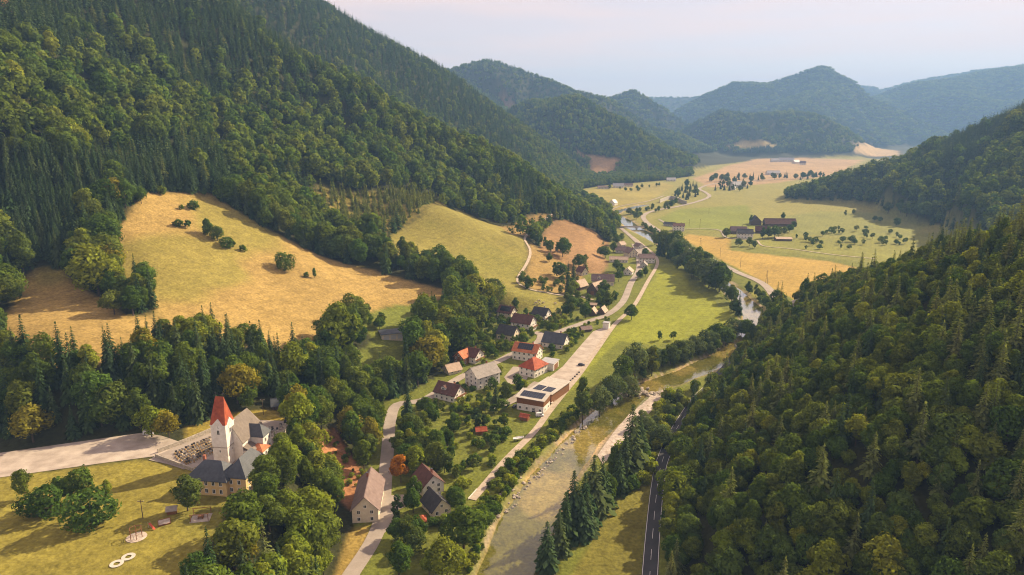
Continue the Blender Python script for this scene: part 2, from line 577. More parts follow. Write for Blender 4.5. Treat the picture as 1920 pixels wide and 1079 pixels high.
field('plantation', [(548, 372), (600, 352), (700, 362), (830, 372), (835, 382), (790, 400), (740, 430), (700, 450), (650, 442), (590, 400)], (0.187, 0.158, 0.036))
field('cut_bank', [(935, 424), (1010, 398), (1040, 402), (1030, 415), (990, 445), (955, 440)], (0.230, 0.158, 0.054))
field('garage_green', [(640, 605), (660, 590), (740, 574), (850, 570), (800, 600), (775, 650), (765, 685), (715, 712), (640, 705), (620, 690), (690, 650), (700, 632), (670, 610)], (0.122, 0.144, 0.025))
field('terrace_lawn', [(-200, 905), (0, 892), (200, 868), (300, 858), (345, 872), (400, 880), (440, 950), (400, 1010), (330, 1079), (250, 1200), (-200, 1200)], (.195, .17, .033))
field('church_back', [(345, 800), (420, 780), (540, 772), (545, 800), (480, 800), (420, 810), (340, 830)], (0.245, 0.194, 0.036))
field('clear_cut', [(592, 812), (630, 803), (668, 865), (696, 902), (690, 950), (655, 955), (606, 892)], (0.288, 0.140, 0.065))
field('road_verge', [(655, 1000), (690, 985), (690, 1020), (650, 1085), (620, 1085), (640, 1040)], (0.259, 0.187, 0.050))
GREEN = (.185, .205, .024)
field('river_meadow', [(1232, 498), (1262, 492), (1300, 545), (1362, 582), (1380, 600), (1320, 630), (1215, 650), (1160, 640), (1120, 680), (1095, 705), (1060, 745), (1050, 740), (1105, 680), (1165, 600), (1195, 570), (1225, 520)], GREEN)
field('road_field', [(1400, 545), (1440, 548), (1495, 575), (1470, 640), (1440, 600)], (0.180, 0.180, 0.036), level=True)
field('golden_field', [(1290, 440), (1370, 448), (1370, 470), (1550, 490), (1700, 520), (1700, 640), (1495, 565), (1380, 503), (1275, 448)], (.345, .24, .06), level=True)
field('north_field', [(1225, 412), (1270, 392), (1400, 385), (1420, 428), (1350, 433), (1262, 430)], (.165, .19, .035))
field('orchard_field', [(1370, 448), (1450, 452), (1900, 430), (1900, 500), (1640, 495), (1450, 470)], (.185, .19, .04), level=True)
field('east_field', [(1430, 425), (1480, 405), (1530, 396), (1640, 400), (1680, 385), (1720, 400), (1730, 430), (1700, 445), (1500, 440)], (.18, .19, .05), level=True)
field('far_left_field', [(1085, 365), (1110, 356), (1250, 342), (1262, 350), (1225, 375), (1190, 392), (1150, 402), (1120, 392)], (0.259, 0.223, 0.061))
field('slope_field', [(1072, 276), (1168, 300), (1150, 322), (1125, 333), (1108, 330), (1105, 305)], (0.360, 0.230, 0.108))
field('far_fields', [(1300, 335), (1340, 322), (1360, 312), (1420, 298), (1500, 296), (1620, 300), (1560, 330), (1440, 345), (1330, 352)], (0.331, 0.230, 0.122))
field('far_hill_field', [(1360, 276), (1385, 264), (1420, 263), (1465, 276), (1450, 280), (1380, 279)], (0.346, 0.274, 0.108))
field('far_right_field', [(1600, 288), (1635, 270), (1680, 282), (1690, 292), (1640, 294)], (0.374, 0.274, 0.144))
field('far_notch', [(935, 184), (955, 182), (962, 192), (972, 210), (950, 208)], (0.346, 0.216, 0.108))
field('upper_clearing', [(-30, -30), (18, -20), (20, 22), (-30, 35)], (0.360, 0.202, 0.072))

field('village_gardens', [(905, 606), (940, 580), (1060, 588), (1092, 602), (1010, 655), (940, 690), (850, 728), (790, 745), (800, 735), (840, 715), (835, 690), (870, 662), (905, 640)], (.125, .145, .026))
field('verge_meadow', [(1050, 1110), (1115, 1005), (1160, 940), (1200, 915), (1228, 880), (1214, 1000), (1203, 1110)], (.145, .135, .026))
def landuse(x, y, z):
    """albedo of the ground and whether it is open"""
    n1 = fbm(x, y, 55, 41, 4)
    n2 = fbm(x, y, 9, 47, 3)
    col = np.empty(x.shape + (3,))
    inv = inside(x, y, VALLEY)
    r = np.hypot(x, y)
    forest = np.array([.035, .038, .014])
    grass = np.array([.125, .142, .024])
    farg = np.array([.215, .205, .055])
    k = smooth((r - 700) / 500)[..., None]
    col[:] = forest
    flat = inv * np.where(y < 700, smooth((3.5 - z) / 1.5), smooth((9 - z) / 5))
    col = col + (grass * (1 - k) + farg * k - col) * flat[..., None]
    op = np.zeros(x.shape, bool)
    wob = 3.0 + r * 0.006
    xx = x + (fbm(x, y, 45, 51, 2) - .5) * wob
    yy = y + (fbm(x, y, 45, 57, 2) - .5) * wob
    soft = 1.0 + r * 0.007
    for nm, (poly, c, var, lev) in OPEN.items():
        pa = np.array(poly)
        cand = (xx > pa[:, 0].min() - 30) & (xx < pa[:, 0].max() + 30) & (yy > pa[:, 1].min() - 60) & (yy < pa[:, 1].max() + 60)
        m = np.zeros(x.shape)
        if not cand.any():
            continue
        xs_, ys_ = xx[cand], yy[cand]
        dd_, _ = seg_dist(xs_, ys_, poly, True)
        m[cand] = smooth(.5 + np.where(inside(xs_, ys_, poly), dd_, -dd_) / soft[cand])
        if lev:
            m = m * smooth((9 - z) / 4)
        op |= m > .5
        cc = c * (1 + var * 2 * (n1[..., None] - .5))
        if nm in ('hill_meadow', 'middle_meadow', 'terrace_lawn'):
            g = smooth((fbm(x, y, 70, 61, 3) - .50) / .18)[..., None]
            cc = cc * (1 - .7 * g) + np.array([.18, .172, .035]) * .7 * g
        col = col + (cc - col) * m[..., None]
    col = col * (1 + .30 * (n2[..., None] - .5))
    d, par = seg_dist(x, y, RIVER)
    w = np.interp(par, np.arange(len(RIVER)), RIVER_W)
    bed = np.array([.44, .305, .14]) * (0.75 + .6 * n2[..., None])
    alg = smooth((fbm(x, y, 26, 71, 3) - .53 + .13 * smooth((y - 270) / 70) + .10 * smooth((d / w - .62) / .3)) / .14)[..., None]
    bed = bed * (1 - .8 * alg) + np.array([.15, .135, .03]) * .8 * alg
    gv = (smooth((-.25 - z) / .5) * (d < w + 9))[..., None] * (.35 + .65 * smooth((fbm(x, y, 12, 91, 2) - .35) / .2))[..., None]
    col = col + (np.array([.30, .245, .17]) * (.8 + .4 * n2[..., None]) - col) * gv
    mb = (smooth((-.95 - z) / .5) * (d < w + 9))[..., None]
    col = col * (1 - mb) + bed * mb
    return col, op, inv

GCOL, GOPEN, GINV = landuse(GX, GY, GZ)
idx = np.arange(NR * NT).reshape(NR, NT)
a, b_, c, d_ = idx[:-1, :-1], idx[:-1, 1:], idx[1:, :-1], idx[1:, 1:]
tris = np.concatenate([np.stack([a, b_, c], -1).reshape(-1, 3), np.stack([d_, c, b_], -1).reshape(-1, 3)])
m, n, l, b = new_mat('ground')
at_ = n.new('ShaderNodeAttribute')
at_.attribute_name = 'albedo'
tc = n.new('ShaderNodeTexCoord')
n1 = n.new('ShaderNodeTexNoise')
n1.inputs['Scale'].default_value = 0.16
n1.inputs['Detail'].default_value = 9
n1.inputs['Roughness'].default_value = .7
l.new(tc.outputs['Object'], n1.inputs['Vector'])
mr = n.new('ShaderNodeMapRange')
mr.inputs['From Min'].default_value = .3
mr.inputs['From Max'].default_value = .7
mr.inputs['To Min'].default_value = .74
mr.inputs['To Max'].default_value = 1.26
l.new(n1.outputs['Fac'], mr.inputs['Value'])
# faint mowing lines and cart tracks
mp = n.new('ShaderNodeMapping')
mp.inputs['Rotation'].default_value = (0, 0, math.radians(28))
l.new(tc.outputs['Object'], mp.inputs[0])
wv = n.new('ShaderNodeTexWave')
wv.inputs['Scale'].default_value = 0.055
wv.inputs['Distortion'].default_value = 3.5
wv.inputs['Detail'].default_value = 3
l.new(mp.outputs[0], wv.inputs['Vector'])
mr2 = n.new('ShaderNodeMapRange')
mr2.inputs['To Min'].default_value = .96
mr2.inputs['To Max'].default_value = 1.04
l.new(wv.outputs['Fac'], mr2.inputs['Value'])
mu = n.new('ShaderNodeMath')
mu.operation = 'MULTIPLY'
l.new(mr.outputs[0], mu.inputs[0])
l.new(mr2.outputs[0], mu.inputs[1])
n4 = n.new('ShaderNodeTexNoise')              # tussocks
n4.inputs['Scale'].default_value = 0.75
n4.inputs['Detail'].default_value = 3
l.new(tc.outputs['Object'], n4.inputs['Vector'])
mr4 = n.new('ShaderNodeMapRange')
mr4.inputs['From Min'].default_value = .3
mr4.inputs['From Max'].default_value = .7
mr4.inputs['To Min'].default_value = .76
mr4.inputs['To Max'].default_value = 1.24
l.new(n4.outputs['Fac'], mr4.inputs['Value'])
mu4 = n.new('ShaderNodeMath')
mu4.operation = 'MULTIPLY'
l.new(mu.outputs[0], mu4.inputs[0])
l.new(mr4.outputs[0], mu4.inputs[1])
mu = mu4
vm = n.new('ShaderNodeVectorMath')
vm.operation = 'SCALE'
l.new(at_.outputs['Color'], vm.inputs[0])
l.new(mu.outputs[0], vm.inputs['Scale'])
l.new(vm.outputs[0], b.inputs['Base Color'])
b.inputs['Roughness'].default_value = .95
b.inputs['Specular IOR Level'].default_value = .1
n3 = n.new('ShaderNodeTexNoise')
n3.inputs['Scale'].default_value = 0.45
n3.inputs['Detail'].default_value = 8
l.new(tc.outputs['Object'], n3.inputs['Vector'])
bp = n.new('ShaderNodeBump')
bp.inputs['Strength'].default_value = .55
bp.inputs['Distance'].default_value = 1.0
l.new(n3.outputs['Fac'], bp.inputs['Height'])
l.new(bp.outputs[0], b.inputs['Normal'])
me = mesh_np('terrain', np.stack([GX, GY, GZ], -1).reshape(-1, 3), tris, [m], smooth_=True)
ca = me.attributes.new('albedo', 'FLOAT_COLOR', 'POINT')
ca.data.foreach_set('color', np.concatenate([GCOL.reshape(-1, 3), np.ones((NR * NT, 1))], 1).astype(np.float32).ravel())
tag(link(bpy.data.objects.new('terrain', me)), 'valley floor and forested slopes', kind='structure')

# ------------------------------------------------------------------ roads, lots, water
LINES = []                                   # (points, half width): kept free of trees
def strip(name, px, width, mat, lift=0.10, label=None, step=3.0, world=None, keep=True, cross=4):
    pts = catmull(world or GP(px), step)
    P = np.array([p[:2] for p in pts])
    T = np.gradient(P, axis=0)
    T /= np.linalg.norm(T, axis=1)[:, None] + 1e-9
    N = np.stack([-T[:, 1], T[:, 0]], 1)
    wd = width if np.ndim(width) else np.full(len(P), width)
    vs = []
    for k in range(cross + 1):
        q = P + N * ((k / cross - .5) * wd)[:, None]
        lf = lift + 0.00035 * np.hypot(q[:, 0], q[:, 1])
        vs.append(np.stack([q[:, 0], q[:, 1], zt(q[:, 0], q[:, 1]) + lf], 1))
    n = len(P)
    V = np.stack(vs, 1).reshape(-1, 3)
    I = np.arange(n * (cross + 1)).reshape(n, cross + 1)
    F = np.stack([I[:-1, 1:], I[:-1, :-1], I[1:, :-1], I[1:, 1:]], -1).reshape(-1, 4)
    o = link(bpy.data.objects.new(name, mesh_np(name, V, F, [MATS[mat]], smooth_=True)))
    tag(o, label, kind='structure')
    if keep:
        LINES.append((P, float(np.max(wd)) / 2))
    return o, P

def patch(name, px, mat, lift, label=None, cell=3.0, world=None, keep=True):
    """a sheet draped on the ground inside an outline"""
    poly = world or GP(px)
    ring = []
    n = len(poly)
    for i in range(n):
        ax, ay = poly[i]
        bx, by = poly[(i + 1) % n]
        k = max(1, int(math.hypot(bx - ax, by - ay) / cell))
        ring += [(ax + (bx - ax) * t / k, ay + (by - ay) * t / k) for t in range(k)]
    import bmesh
    from mathutils.geometry import delaunay_2d_cdt
    xs = np.array([p[0] for p in ring])
    ys = np.array([p[1] for p in ring])
    gx, gy = np.meshgrid(np.arange(xs.min(), xs.max(), cell), np.arange(ys.min(), ys.max(), cell))
    dd, _ = seg_dist(gx, gy, ring, True)
    ok = inside(gx, gy, ring) & (dd > cell * .5)
    pts = [Vector(p) for p in ring] + [Vector((x, y)) for x, y in zip(gx[ok], gy[ok])]
    r = delaunay_2d_cdt(pts, [(i, (i + 1) % len(ring)) for i in range(len(ring))], [list(range(len(ring)))], 1, 1e-4)
    V = np.array([(p.x, p.y) for p in r[0]])
    z = zt(V[:, 0], V[:, 1]) + lift
    o = link(bpy.data.objects.new(name, mesh_np(name, np.column_stack([V, z]), np.array([f for f in r[2] if len(f) == 3]), [MATS[mat]], smooth_=True)))
    tag(o, label, kind='structure')
    if keep:
        LINES.append((np.array(ring + ring[:1]), 1.0))
        POLYS.append(poly)
    return o
POLYS = []

strip('village_road', [(640, 1110), (657, 1080), (697, 1018), (716, 968), (722, 900), (728, 830), (732, 790), (745, 760), (790, 752), (822, 735), (868, 706), (930, 680), (962, 664), (1000, 648), (1040, 626), (1100, 604),
       (1140, 590), (1168, 566), (1183, 532), (1198, 505), (1196, 478), (1188, 458)], 6.0, 'pale_road', .10, 'pale village road winding between the houses')
strip('main_road', [(1208, 1220), (1218, 1085), (1224, 1000), (1233, 910), (1243, 862), (1268, 806), (1306, 748), (1335, 722), (1400, 640), (1440, 595)], 5.6, 'asphalt_dark', .12, 'dark asphalt road at the foot of the near right hill')
strip('valley_road', [(1500, 574), (1492, 570), (1440, 541), (1380, 510), (1320, 480), (1270, 453), (1235, 433), (1212, 417), (1207, 405), (1226, 396), (1270, 388), (1310, 378), (1330, 369), (1322, 361), (1312, 354), (1340, 345), (1400, 340), (1480, 336)],
      8.0, 'pale_road', .14, 'pale main road curving across the far valley floor')
strip('gravel_track', [(885, 938), (905, 915), (950, 862), (1000, 812), (1030, 772), (1062, 732), (1088, 700), (1120, 655), (1148, 615), (1162, 600), (1190, 572), (1215, 528), (1232, 497), (1228, 480), (1210, 464), (1182, 442), (1157, 425)], 3.6, 'gravel_track', .14,
      'gravel track following the left bank of the river')
strip('farm_track', [(1035, 402), (1000, 430), (984, 448), (994, 470), (990, 490), (972, 520), (976, 535), (1010, 547), (1075, 555), (1112, 563)], 2.6, 'gravel_track', .16, 'curving dirt track between the middle meadow and the orchard')
strip('field_path', [(1420, 452), (1432, 462), (1480, 467), (1560, 478), (1640, 486)], 2.5, 'gravel_track', .16, 'thin pale path through the far orchard field')
strip('farm_lane', [(1235, 412), (1258, 424), (1275, 430), (1320, 430), (1350, 433), (1362, 446), (1400, 450)], 3.5, 'pale_road', .17, 'lane from the main road to the far farm')
strip('far_lane', [(1135, 402), (1150, 392), (1175, 385), (1215, 378), (1245, 368)], 4.0, 'pale_road', .17, 'lane through the far left fields')
strip('hamlet_lane', [(1160, 425), (1185, 446), (1200, 462), (1205, 480)], 6.0, 'pale_road', .18, 'paved yard lane of the upper hamlet')
strip('house_drive', [(1000, 650), (1012, 640), (1015, 628), (1002, 624)], 6.5, 'pale_road', .15, 'short paved drive between the dark roofed houses')
strip('yard_lane', [(940, 760), (960, 752), (985, 735), (1010, 718)], 6.0, 'pale_road', .15, 'paved lane to the timber hall with solar roof')
patch('parking_lot', [(1024, 712), (1055, 688), (1083, 655), (1112, 622), (1133, 614), (1150, 615), (1123, 652), (1100, 686), (1084, 703), (1060, 732), (1050, 718)], 'gravel_lot', .11, 'broad pale gravel parking lot beside the track')
patch('house_yard', [(716, 972), (724, 930), (757, 928), (762, 950), (740, 960), (735, 985), (712, 1010)], 'pale_road', .13, 'paved yard beside the long house')
patch('village_yard', [(945, 708), (962, 688), (1000, 690), (985, 716), (955, 722)], 'pale_road', .13, 'paved yard between the white houses')
patch('church_lot', [(-150, 905), (-150, 866), (0, 850), (140, 830), (270, 812), (304, 818), (345, 832), (292, 856), (200, 868), (0, 896)], 'gravel_lot', .12, 'wide pale gravel lot left of the churchyard')
strip('church_lane', [(285, 860), (320, 868), (352, 878)], 3.4, 'pale_road', .15, 'short paved lane below the churchyard wall')
patch('churchyard', [(296, 852), (330, 838), (400, 810), (470, 788), (540, 790), (528, 830), (500, 862), (482, 885), (440, 900), (405, 880), (355, 876)], 'pale_road', .10, 'pale churchyard ground around the church')
patch('gravel_bar', [(1120, 855), (1150, 812), (1185, 772), (1215, 742), (1250, 728), (1238, 752), (1205, 790), (1165, 838), (1130, 872)], 'gravel_bar', .25, 'pale gravel bar along the right bank of the river', keep=True)
# painted edge and centre lines of the near main road
mrp = catmull(GP([(1208, 1220), (1218, 1085), (1224, 1000), (1233, 910), (1243, 862), (1268, 806), (1306, 748), (1335, 722)]), 3.0)
MR = np.array(mrp)
Tn = np.gradient(MR, axis=0)
Tn /= np.linalg.norm(Tn, axis=1)[:, None]
Nn = np.stack([-Tn[:, 1], Tn[:, 0]], 1)
for off, lab in ((2.55, 'white edge line on the river side of the dark road'), (-2.55, 'white edge line on the hill side of the dark road')):
    strip('road_edge_line', None, 0.18, 'line_paint', .16, lab, world=[tuple(p) for p in MR + Nn * off], keep=False, cross=1)
for k in range(2, len(MR) - 3, 4):
    o, _ = strip('road_centre_dash', None, 0.14, 'line_paint', .16, None, world=[tuple(MR[k]), tuple(MR[k + 1]), tuple(MR[k + 2])], keep=False, cross=1)

m, n, l, b = new_mat('river_water')
n.remove(b)
tr = n.new('ShaderNodeBsdfTransparent')
tr.inputs[0].default_value = (.74, .80, .60, 1)
gl = n.new('ShaderNodeBsdfGlossy')
gl.inputs['Roughness'].default_value = .05
gl.inputs['Color'].default_value = (1, 1, 1, 1)
lw = n.new('ShaderNodeLayerWeight')
lw.inputs['Blend'].default_value = .5
pw = n.new('ShaderNodeMath')
pw.operation = 'POWER'
pw.inputs[1].default_value = 2.8
l.new(lw.outputs['Facing'], pw.inputs[0])
fr = n.new('ShaderNodeMath')
fr.operation = 'MULTIPLY_ADD'
fr.inputs[1].default_value = .95
fr.inputs[2].default_value = .025
l.new(pw.outputs[0], fr.inputs[0])
tc = n.new('ShaderNodeTexCoord')
nz = n.new('ShaderNodeTexNoise')
nz.inputs['Scale'].default_value = .7
nz.inputs['Detail'].default_value = 4
l.new(tc.outputs['Object'], nz.inputs['Vector'])
bp = n.new('ShaderNodeBump')
bp.inputs['Strength'].default_value = .22
bp.inputs['Distance'].default_value = .2
l.new(nz.outputs['Fac'], bp.inputs['Height'])
l.new(bp.outputs[0], gl.inputs['Normal'])
l.new(bp.outputs[0], lw.inputs['Normal'])
mx = n.new('ShaderNodeMixShader')
l.new(fr.outputs[0], mx.inputs[0])
l.new(tr.outputs[0], mx.inputs[1])
l.new(gl.outputs[0], mx.inputs[2])
l.new(mx.outputs[0], n['Material Output'].inputs['Surface'])
rp = catmull([(*p, w) for p, w in zip(RIVER, RIVER_W)], 5.0)
RP = np.array(rp)
T = np.gradient(RP[:, :2], axis=0)
T /= np.linalg.norm(T, axis=1)[:, None]
N = np.stack([-T[:, 1], T[:, 0]], 1)
L_ = RP[:, :2] + N * (RP[:, 2:] + 2.5)
R_ = RP[:, :2] - N * (RP[:, 2:] + 2.5)
nn = len(RP)
V = np.zeros((2 * nn, 3))
V[0::2, :2], V[1::2, :2], V[:, 2] = L_, R_, -1.35
I = np.arange(2 * nn).reshape(nn, 2)
tag(link(bpy.data.objects.new('river', mesh_np('river', V, np.stack([I[:-1, 1], I[:-1, 0], I[1:, 0], I[1:, 1]], -1), [m]))), 'shallow clear green river winding through the valley', kind='structure')

# ------------------------------------------------------------------ buildings
FOOT = []                                    # footprints kept free of trees (x, y, radius)
_wm = {}
def window_mesh(kind, w, h):
    k = (kind, round(w, 2), round(h, 2))
    if k not in _wm:
        mb = MB()
        if kind == 'pane':
            mb.box(-w / 2, w / 2, -.05, .05, 0, h)
            _wm[k] = mb.mesh('pane', MATS['dark_glass'])
        else:                                # frame: four bars and a mullion
            t = .13
            mb.box(-w / 2 - t, -w / 2 + .02, -.03, .10, -t, h + t).box(w / 2 - .02, w / 2 + t, -.03, .10, -t, h + t)
            mb.box(-w / 2 + .02, w / 2 - .02, -.03, .10, h - .02, h + t).box(-w / 2 + .02, w / 2 - .02, -.03, .14, -t, .02)
            mb.box(-.035, .035, .045, .09, .02, h - .02)
            _wm[k] = mb.mesh('window', MATS['frame_white'])
    return _wm[k]

def window(parent, x, y, z, ang, w=1.1, h=1.35, fine=True):
    """window in the wall at x, y whose outward direction is ang (0 = +x)"""
    o = bpy.data.objects.new('window', window_mesh('frame', w, h))
    o.location = (x, y, z)
    o.rotation_euler = (0, 0, ang - math.pi / 2 + math.pi)
    o.rotation_euler = (0, 0, ang - math.pi / 2)
    link(o, parent)
    p = bpy.data.objects.new('pane', window_mesh('pane', w, h))
    link(p, o)
    return o

def wall_windows(parent, L, W, h, floors, skip='', fine=True, z0=.9, ww=1.1, wh=1.35, sp=3.0):
    for side, ln, dist, ang in (('n', L, W / 2, math.pi / 2), ('s', L, W / 2, -math.pi / 2), ('e', W, L / 2, 0), ('w', W, L / 2, math.pi)):
        if side in skip:
            continue
        k = max(1, int((ln - 1.2) / sp))
        for fl in range(floors):
            z = z0 + fl * (h - .2) / floors
            for i in range(k):
                t = (i + .5) / k * ln - ln / 2
                x, y = (t, math.copysign(dist, math.sin(ang))) if side in 'ns' else (math.copysign(dist, math.cos(ang)), t)
                window(parent, x, y, z, ang, ww, min(wh, h / floors - 1.0))

def roof_mesh(kind, L, W, h, rise, ov, th=.22, hip=.5):
    mb = MB()
    l, w = L / 2 + ov, W / 2 + ov
    e = h - rise * ov / (W / 2)              # eaves drop a little below the wall top
    if kind == 'gable':
        mb.solid([(-l, -w, e), (l, -w, e), (l, 0, h + rise), (-l, 0, h + rise)], th)
        mb.solid([(l, w, e), (-l, w, e), (-l, 0, h + rise), (l, 0, h + rise)], th)
    elif kind == 'hip':
        r = max(L / 2 - W / 2 * hip * 2, .3)
        mb.solid([(-l, -w, e), (l, -w, e), (r, 0, h + rise), (-r, 0, h + rise)], th)
        mb.solid([(l, w, e), (-l, w, e), (-r, 0, h + rise), (r, 0, h + rise)], th)
        mb.solid([(l, -w, e), (l, w, e), (r, 0, h + rise)], th)
        mb.solid([(-l, w, e), (-l, -w, e), (-r, 0, h + rise)], th)
    elif kind == 'shed':
        mb.solid([(-l, -w, h + .05), (l, -w, h + .05), (l, w, h + rise), (-l, w, h + rise)], th)
    elif kind == 'flat':
        mb.box(-l, l, -w, w, h + .003, h + .35)
    return mb

def wall_mb(kind, L, W, h, rise, z0=-3.0, th=.22):
    mb = MB()
    x, y = L / 2, W / 2
    if kind == 'gable':
        a = rise - .26
        for s in (-1, 1):
            q = [(s * x, -y, z0), (s * x, y, z0), (s * x, y, h - .05), (s * x, 0, h + a), (s * x, -y, h - .05)]
            mb.poly(q if s > 0 else q[::-1])
        mb.poly([(-x, -y, z0), (x, -y, z0), (x, -y, h - .05), (-x, -y, h - .05)])
        mb.poly([(x, y, z0), (-x, y, z0), (-x, y, h - .05), (x, y, h - .05)])
        mb.poly([(-x, -y, h - .05), (x, -y, h - .05), (x, 0, h + a), (-x, 0, h + a)])
        mb.poly([(x, y, h - .05), (-x, y, h - .05), (-x, 0, h + a), (x, 0, h + a)])
    elif kind == 'shed':
        a = rise - .3
        mb.prism([(-x, -y), (x, -y), (x, y), (-x, y)], z0, h - .2)
        mb.poly([(x, -y, h - .2), (x, y, h - .2), (x, y, h + a)])
        mb.poly([(-x, y, h - .2), (-x, -y, h - .2), (-x, y, h + a)])
        mb.poly([(x, y, h - .2), (-x, y, h - .2), (-x, y, h + a), (x, y, h + a)])
    else:
        mb.box(-x, x, -y, y, z0, h - .02)
    return mb

def slope_slab(mb, L0, L1, t0, t1, W, h, rise, side, lift=.10, th=.10):
    """a thin slab on a gable roof plane, from t0 (eaves) to t1 (ridge)"""
    y0, y1 = side * W / 2 * (1 - t0), side * W / 2 * (1 - t1)
    z0, z1 = h + rise * t0 + lift, h + rise * t1 + lift
    q = [(L0, y0, z0), (L1, y0, z0), (L1, y1, z1), (L0, y1, z1)]
    return mb.solid(q if side < 0 else q[::-1], th)

def house(name, label, px, ang, L, W, h, rise, wall='white_plaster', roof='roof_dark', kind='gable', floors=2, cat='house', group=None, ov=.7, solar=None, chimney=True, skip='',
          dormer=None, balcony=None, fine=True, upper=None, door=None, attic=True, win=True, xyz=None, sp=3.0):
    if px and 925 < px[0] < 1060 and 585 < px[1] < 690:
        L, W, h, rise = L * 1.12, W * 1.12, h * 1.12, rise * 1.12
    x, y = xyz[:2] if xyz else G(*px)
    z = xyz[2] if xyz else float(zt(x, y))
    t = empty(name, (x, y, z), math.radians(ang))
    tag(t, label, cat, group)
    FOOT.append((x, y, .5 * math.hypot(L, W) + .4, math.radians(ang), L / 2 + 1.2, W / 2 + 1.2))
    wall_mb(kind, L, W, h, rise).build('wall', MATS[wall], t)
    if upper:                                # timber-clad upper storey
        MB().box(-L / 2 - .06, L / 2 + .06, -W / 2 - .06, W / 2 + .06, h * .52, h - .25).build('timber_cladding', MATS[upper], t)
    r = roof_mesh(kind, L, W, h, rise, ov).build('roof', MATS[roof], t)
    if kind == 'gable':                      # ridge capping and barge boards
        MB().box(-L / 2 - ov, L / 2 + ov, -.16, .16, h + rise - .12, h + rise + .07).build('ridge_cap', MATS[roof], r)
    if chimney:
        cx = L * .22
        c = MB().box(cx - .35, cx + .35, .35, 1.05, h + rise * .5, h + rise + 1.1).build('chimney', MATS['brick_red' if roof != 'roof_dark' else 'grey_plaster'], r)
        MB().box(cx - .45, cx + .45, .25, 1.15, h + rise + 1.1, h + rise + 1.25).build('cap', MATS['metal_dark'], r)
    if win:
        wall_windows(t, L, W, h, floors, skip, fine, sp=sp)
        if attic and kind == 'gable' and rise > 2.6:
            for s in (1, -1):
                if ('e' if s > 0 else 'w') not in skip:
                    window(t, s * L / 2, 0, h + .3, 0 if s > 0 else math.pi, 1.0, 1.1)
    for side, a0, a1, b0, b1, nx, ny in ([solar] if solar and not isinstance(solar, list) else solar or []):
        for i in range(nx):
            for j in range(ny):
                mb = MB()
                x0, x1 = a0 + (a1 - a0) * i / nx, a0 + (a1 - a0) * (i + 1) / nx - .06
                t0, t1 = b0 + (b1 - b0) * j / ny, b0 + (b1 - b0) * (j + 1) / ny - .015
                if kind == 'gable':
                    slope_slab(mb, x0, x1, t0, t1, W, h, rise, side, .28)
                else:
                    f = lambda q: h + (rise if kind == 'shed' else .3) * (q if kind == 'shed' else 1)
                    mb.solid([(x0, -W / 2 + W * t0, f(t0) + .2), (x1, -W / 2 + W * t0, f(t0) + .2), (x1, -W / 2 + W * t1, f(t1) + .2), (x0, -W / 2 + W * t1, f(t1) + .2)], .08)
                mb.build('solar_panel', MATS['solar'], r)
    if dormer:
        side, dx, dw = dormer
        y0, y1 = side * W * .36, side * W * .02
        zb = h + rise * .28
        d = MB()
        d.box(dx - dw / 2, dx + dw / 2, min(y0, y1), max(y0, y1), zb - .8, zb + 1.3)
        dm = d.build('dormer', MATS[wall], t)
        q = MB()
        q.solid([(dx - dw / 2 - .3, y0 + side * .4, zb + 1.2), (dx, y0 + side * .4, zb + 2.3), (dx, y1, zb + 2.3), (dx - dw / 2 - .3, y1, zb + 1.2)][::side], .15)
        q.solid([(dx, y0 + side * .4, zb + 2.3), (dx + dw / 2 + .3, y0 + side * .4, zb + 1.2), (dx + dw / 2 + .3, y1, zb + 1.2), (dx, y1, zb + 2.3)][::side], .15)
        q.build('dormer_roof', MATS[roof], dm)
        window(dm, dx, y0, zb - .1, math.pi / 2 * side, dw * .5, 1.0)
    if balcony:
        s, zb = balcony                      # on the gable end s = +1 / -1
        b = MB().box(min(s * L / 2, s * (L / 2 + 1.3)), max(s * L / 2, s * (L / 2 + 1.3)), -W / 2 + .3, W / 2 - .3, zb - .2, zb)
        bo = b.build('balcony', MATS['timber'], t)
        xo = s * (L / 2 + 1.25)
        rb = MB().box(xo - .05, xo + .05, -W / 2 + .3, W / 2 - .3, zb + .1, zb + .95)
        rb.build('railing', MATS['timber'], bo)
    if door:
        s, off, dw, dh, dm = door            # side letter, offset, width, height, material
        if s in 'ns':
            sg = 1 if s == 'n' else -1
            MB().box(off - dw / 2, off + dw / 2, sg * W / 2 - .06, sg * W / 2 + .06, 0, dh).build('door', MATS[dm], t)
        else:
            sg = 1 if s == 'e' else -1
            MB().box(sg * L / 2 - .06, sg * L / 2 + .06, off - dw / 2, off + dw / 2, 0, dh).build('door', MATS[dm], t)
    return t

# --- village
house('village_house', 'large white three storey house with pale grey gable roof', (905, 720), 41, 17, 12, 7.6, 4.6, 'white_plaster', 'roof_grey', floors=3, sp=3.4, door=('w', 3.5, 1.2, 2.2, 'timber'))
house('village_house', 'white house with dark brown roof, dormer and terrace beside the dark spruce', (843, 746), -31, 14, 10, 4.6, 4.4, 'white_plaster', 'roof_brown', dormer=(-1, -1.5, 3.4), balcony=(1, 2.6), floors=2)
house('village_shed', 'small shed with tan roof left of the white three storey house', (848, 698), 35, 9, 7.5, 2.6, 3.2, 'cream_plaster', 'roof_tan', cat='shed', chimney=False, floors=1)
chalet = house('village_house', 'chalet with bright orange roof wing and brown balcony', (884, 676), -33, 13, 9.5, 5.0, 4.0, 'white_plaster', 'roof_brown', balcony=(1, 2.5), floors=2)
wing = house('house_wing', 'bright orange roofed timber wing of the chalet', (868, 680), 57, 9, 7.5, 5.2, 3.4, 'timber', 'roof_orange', cat='house', floors=2, chimney=False)
mw = lambda o: Matrix.Translation(o.location) @ Matrix.Rotation(o.rotation_euler.z, 4, 'Z')
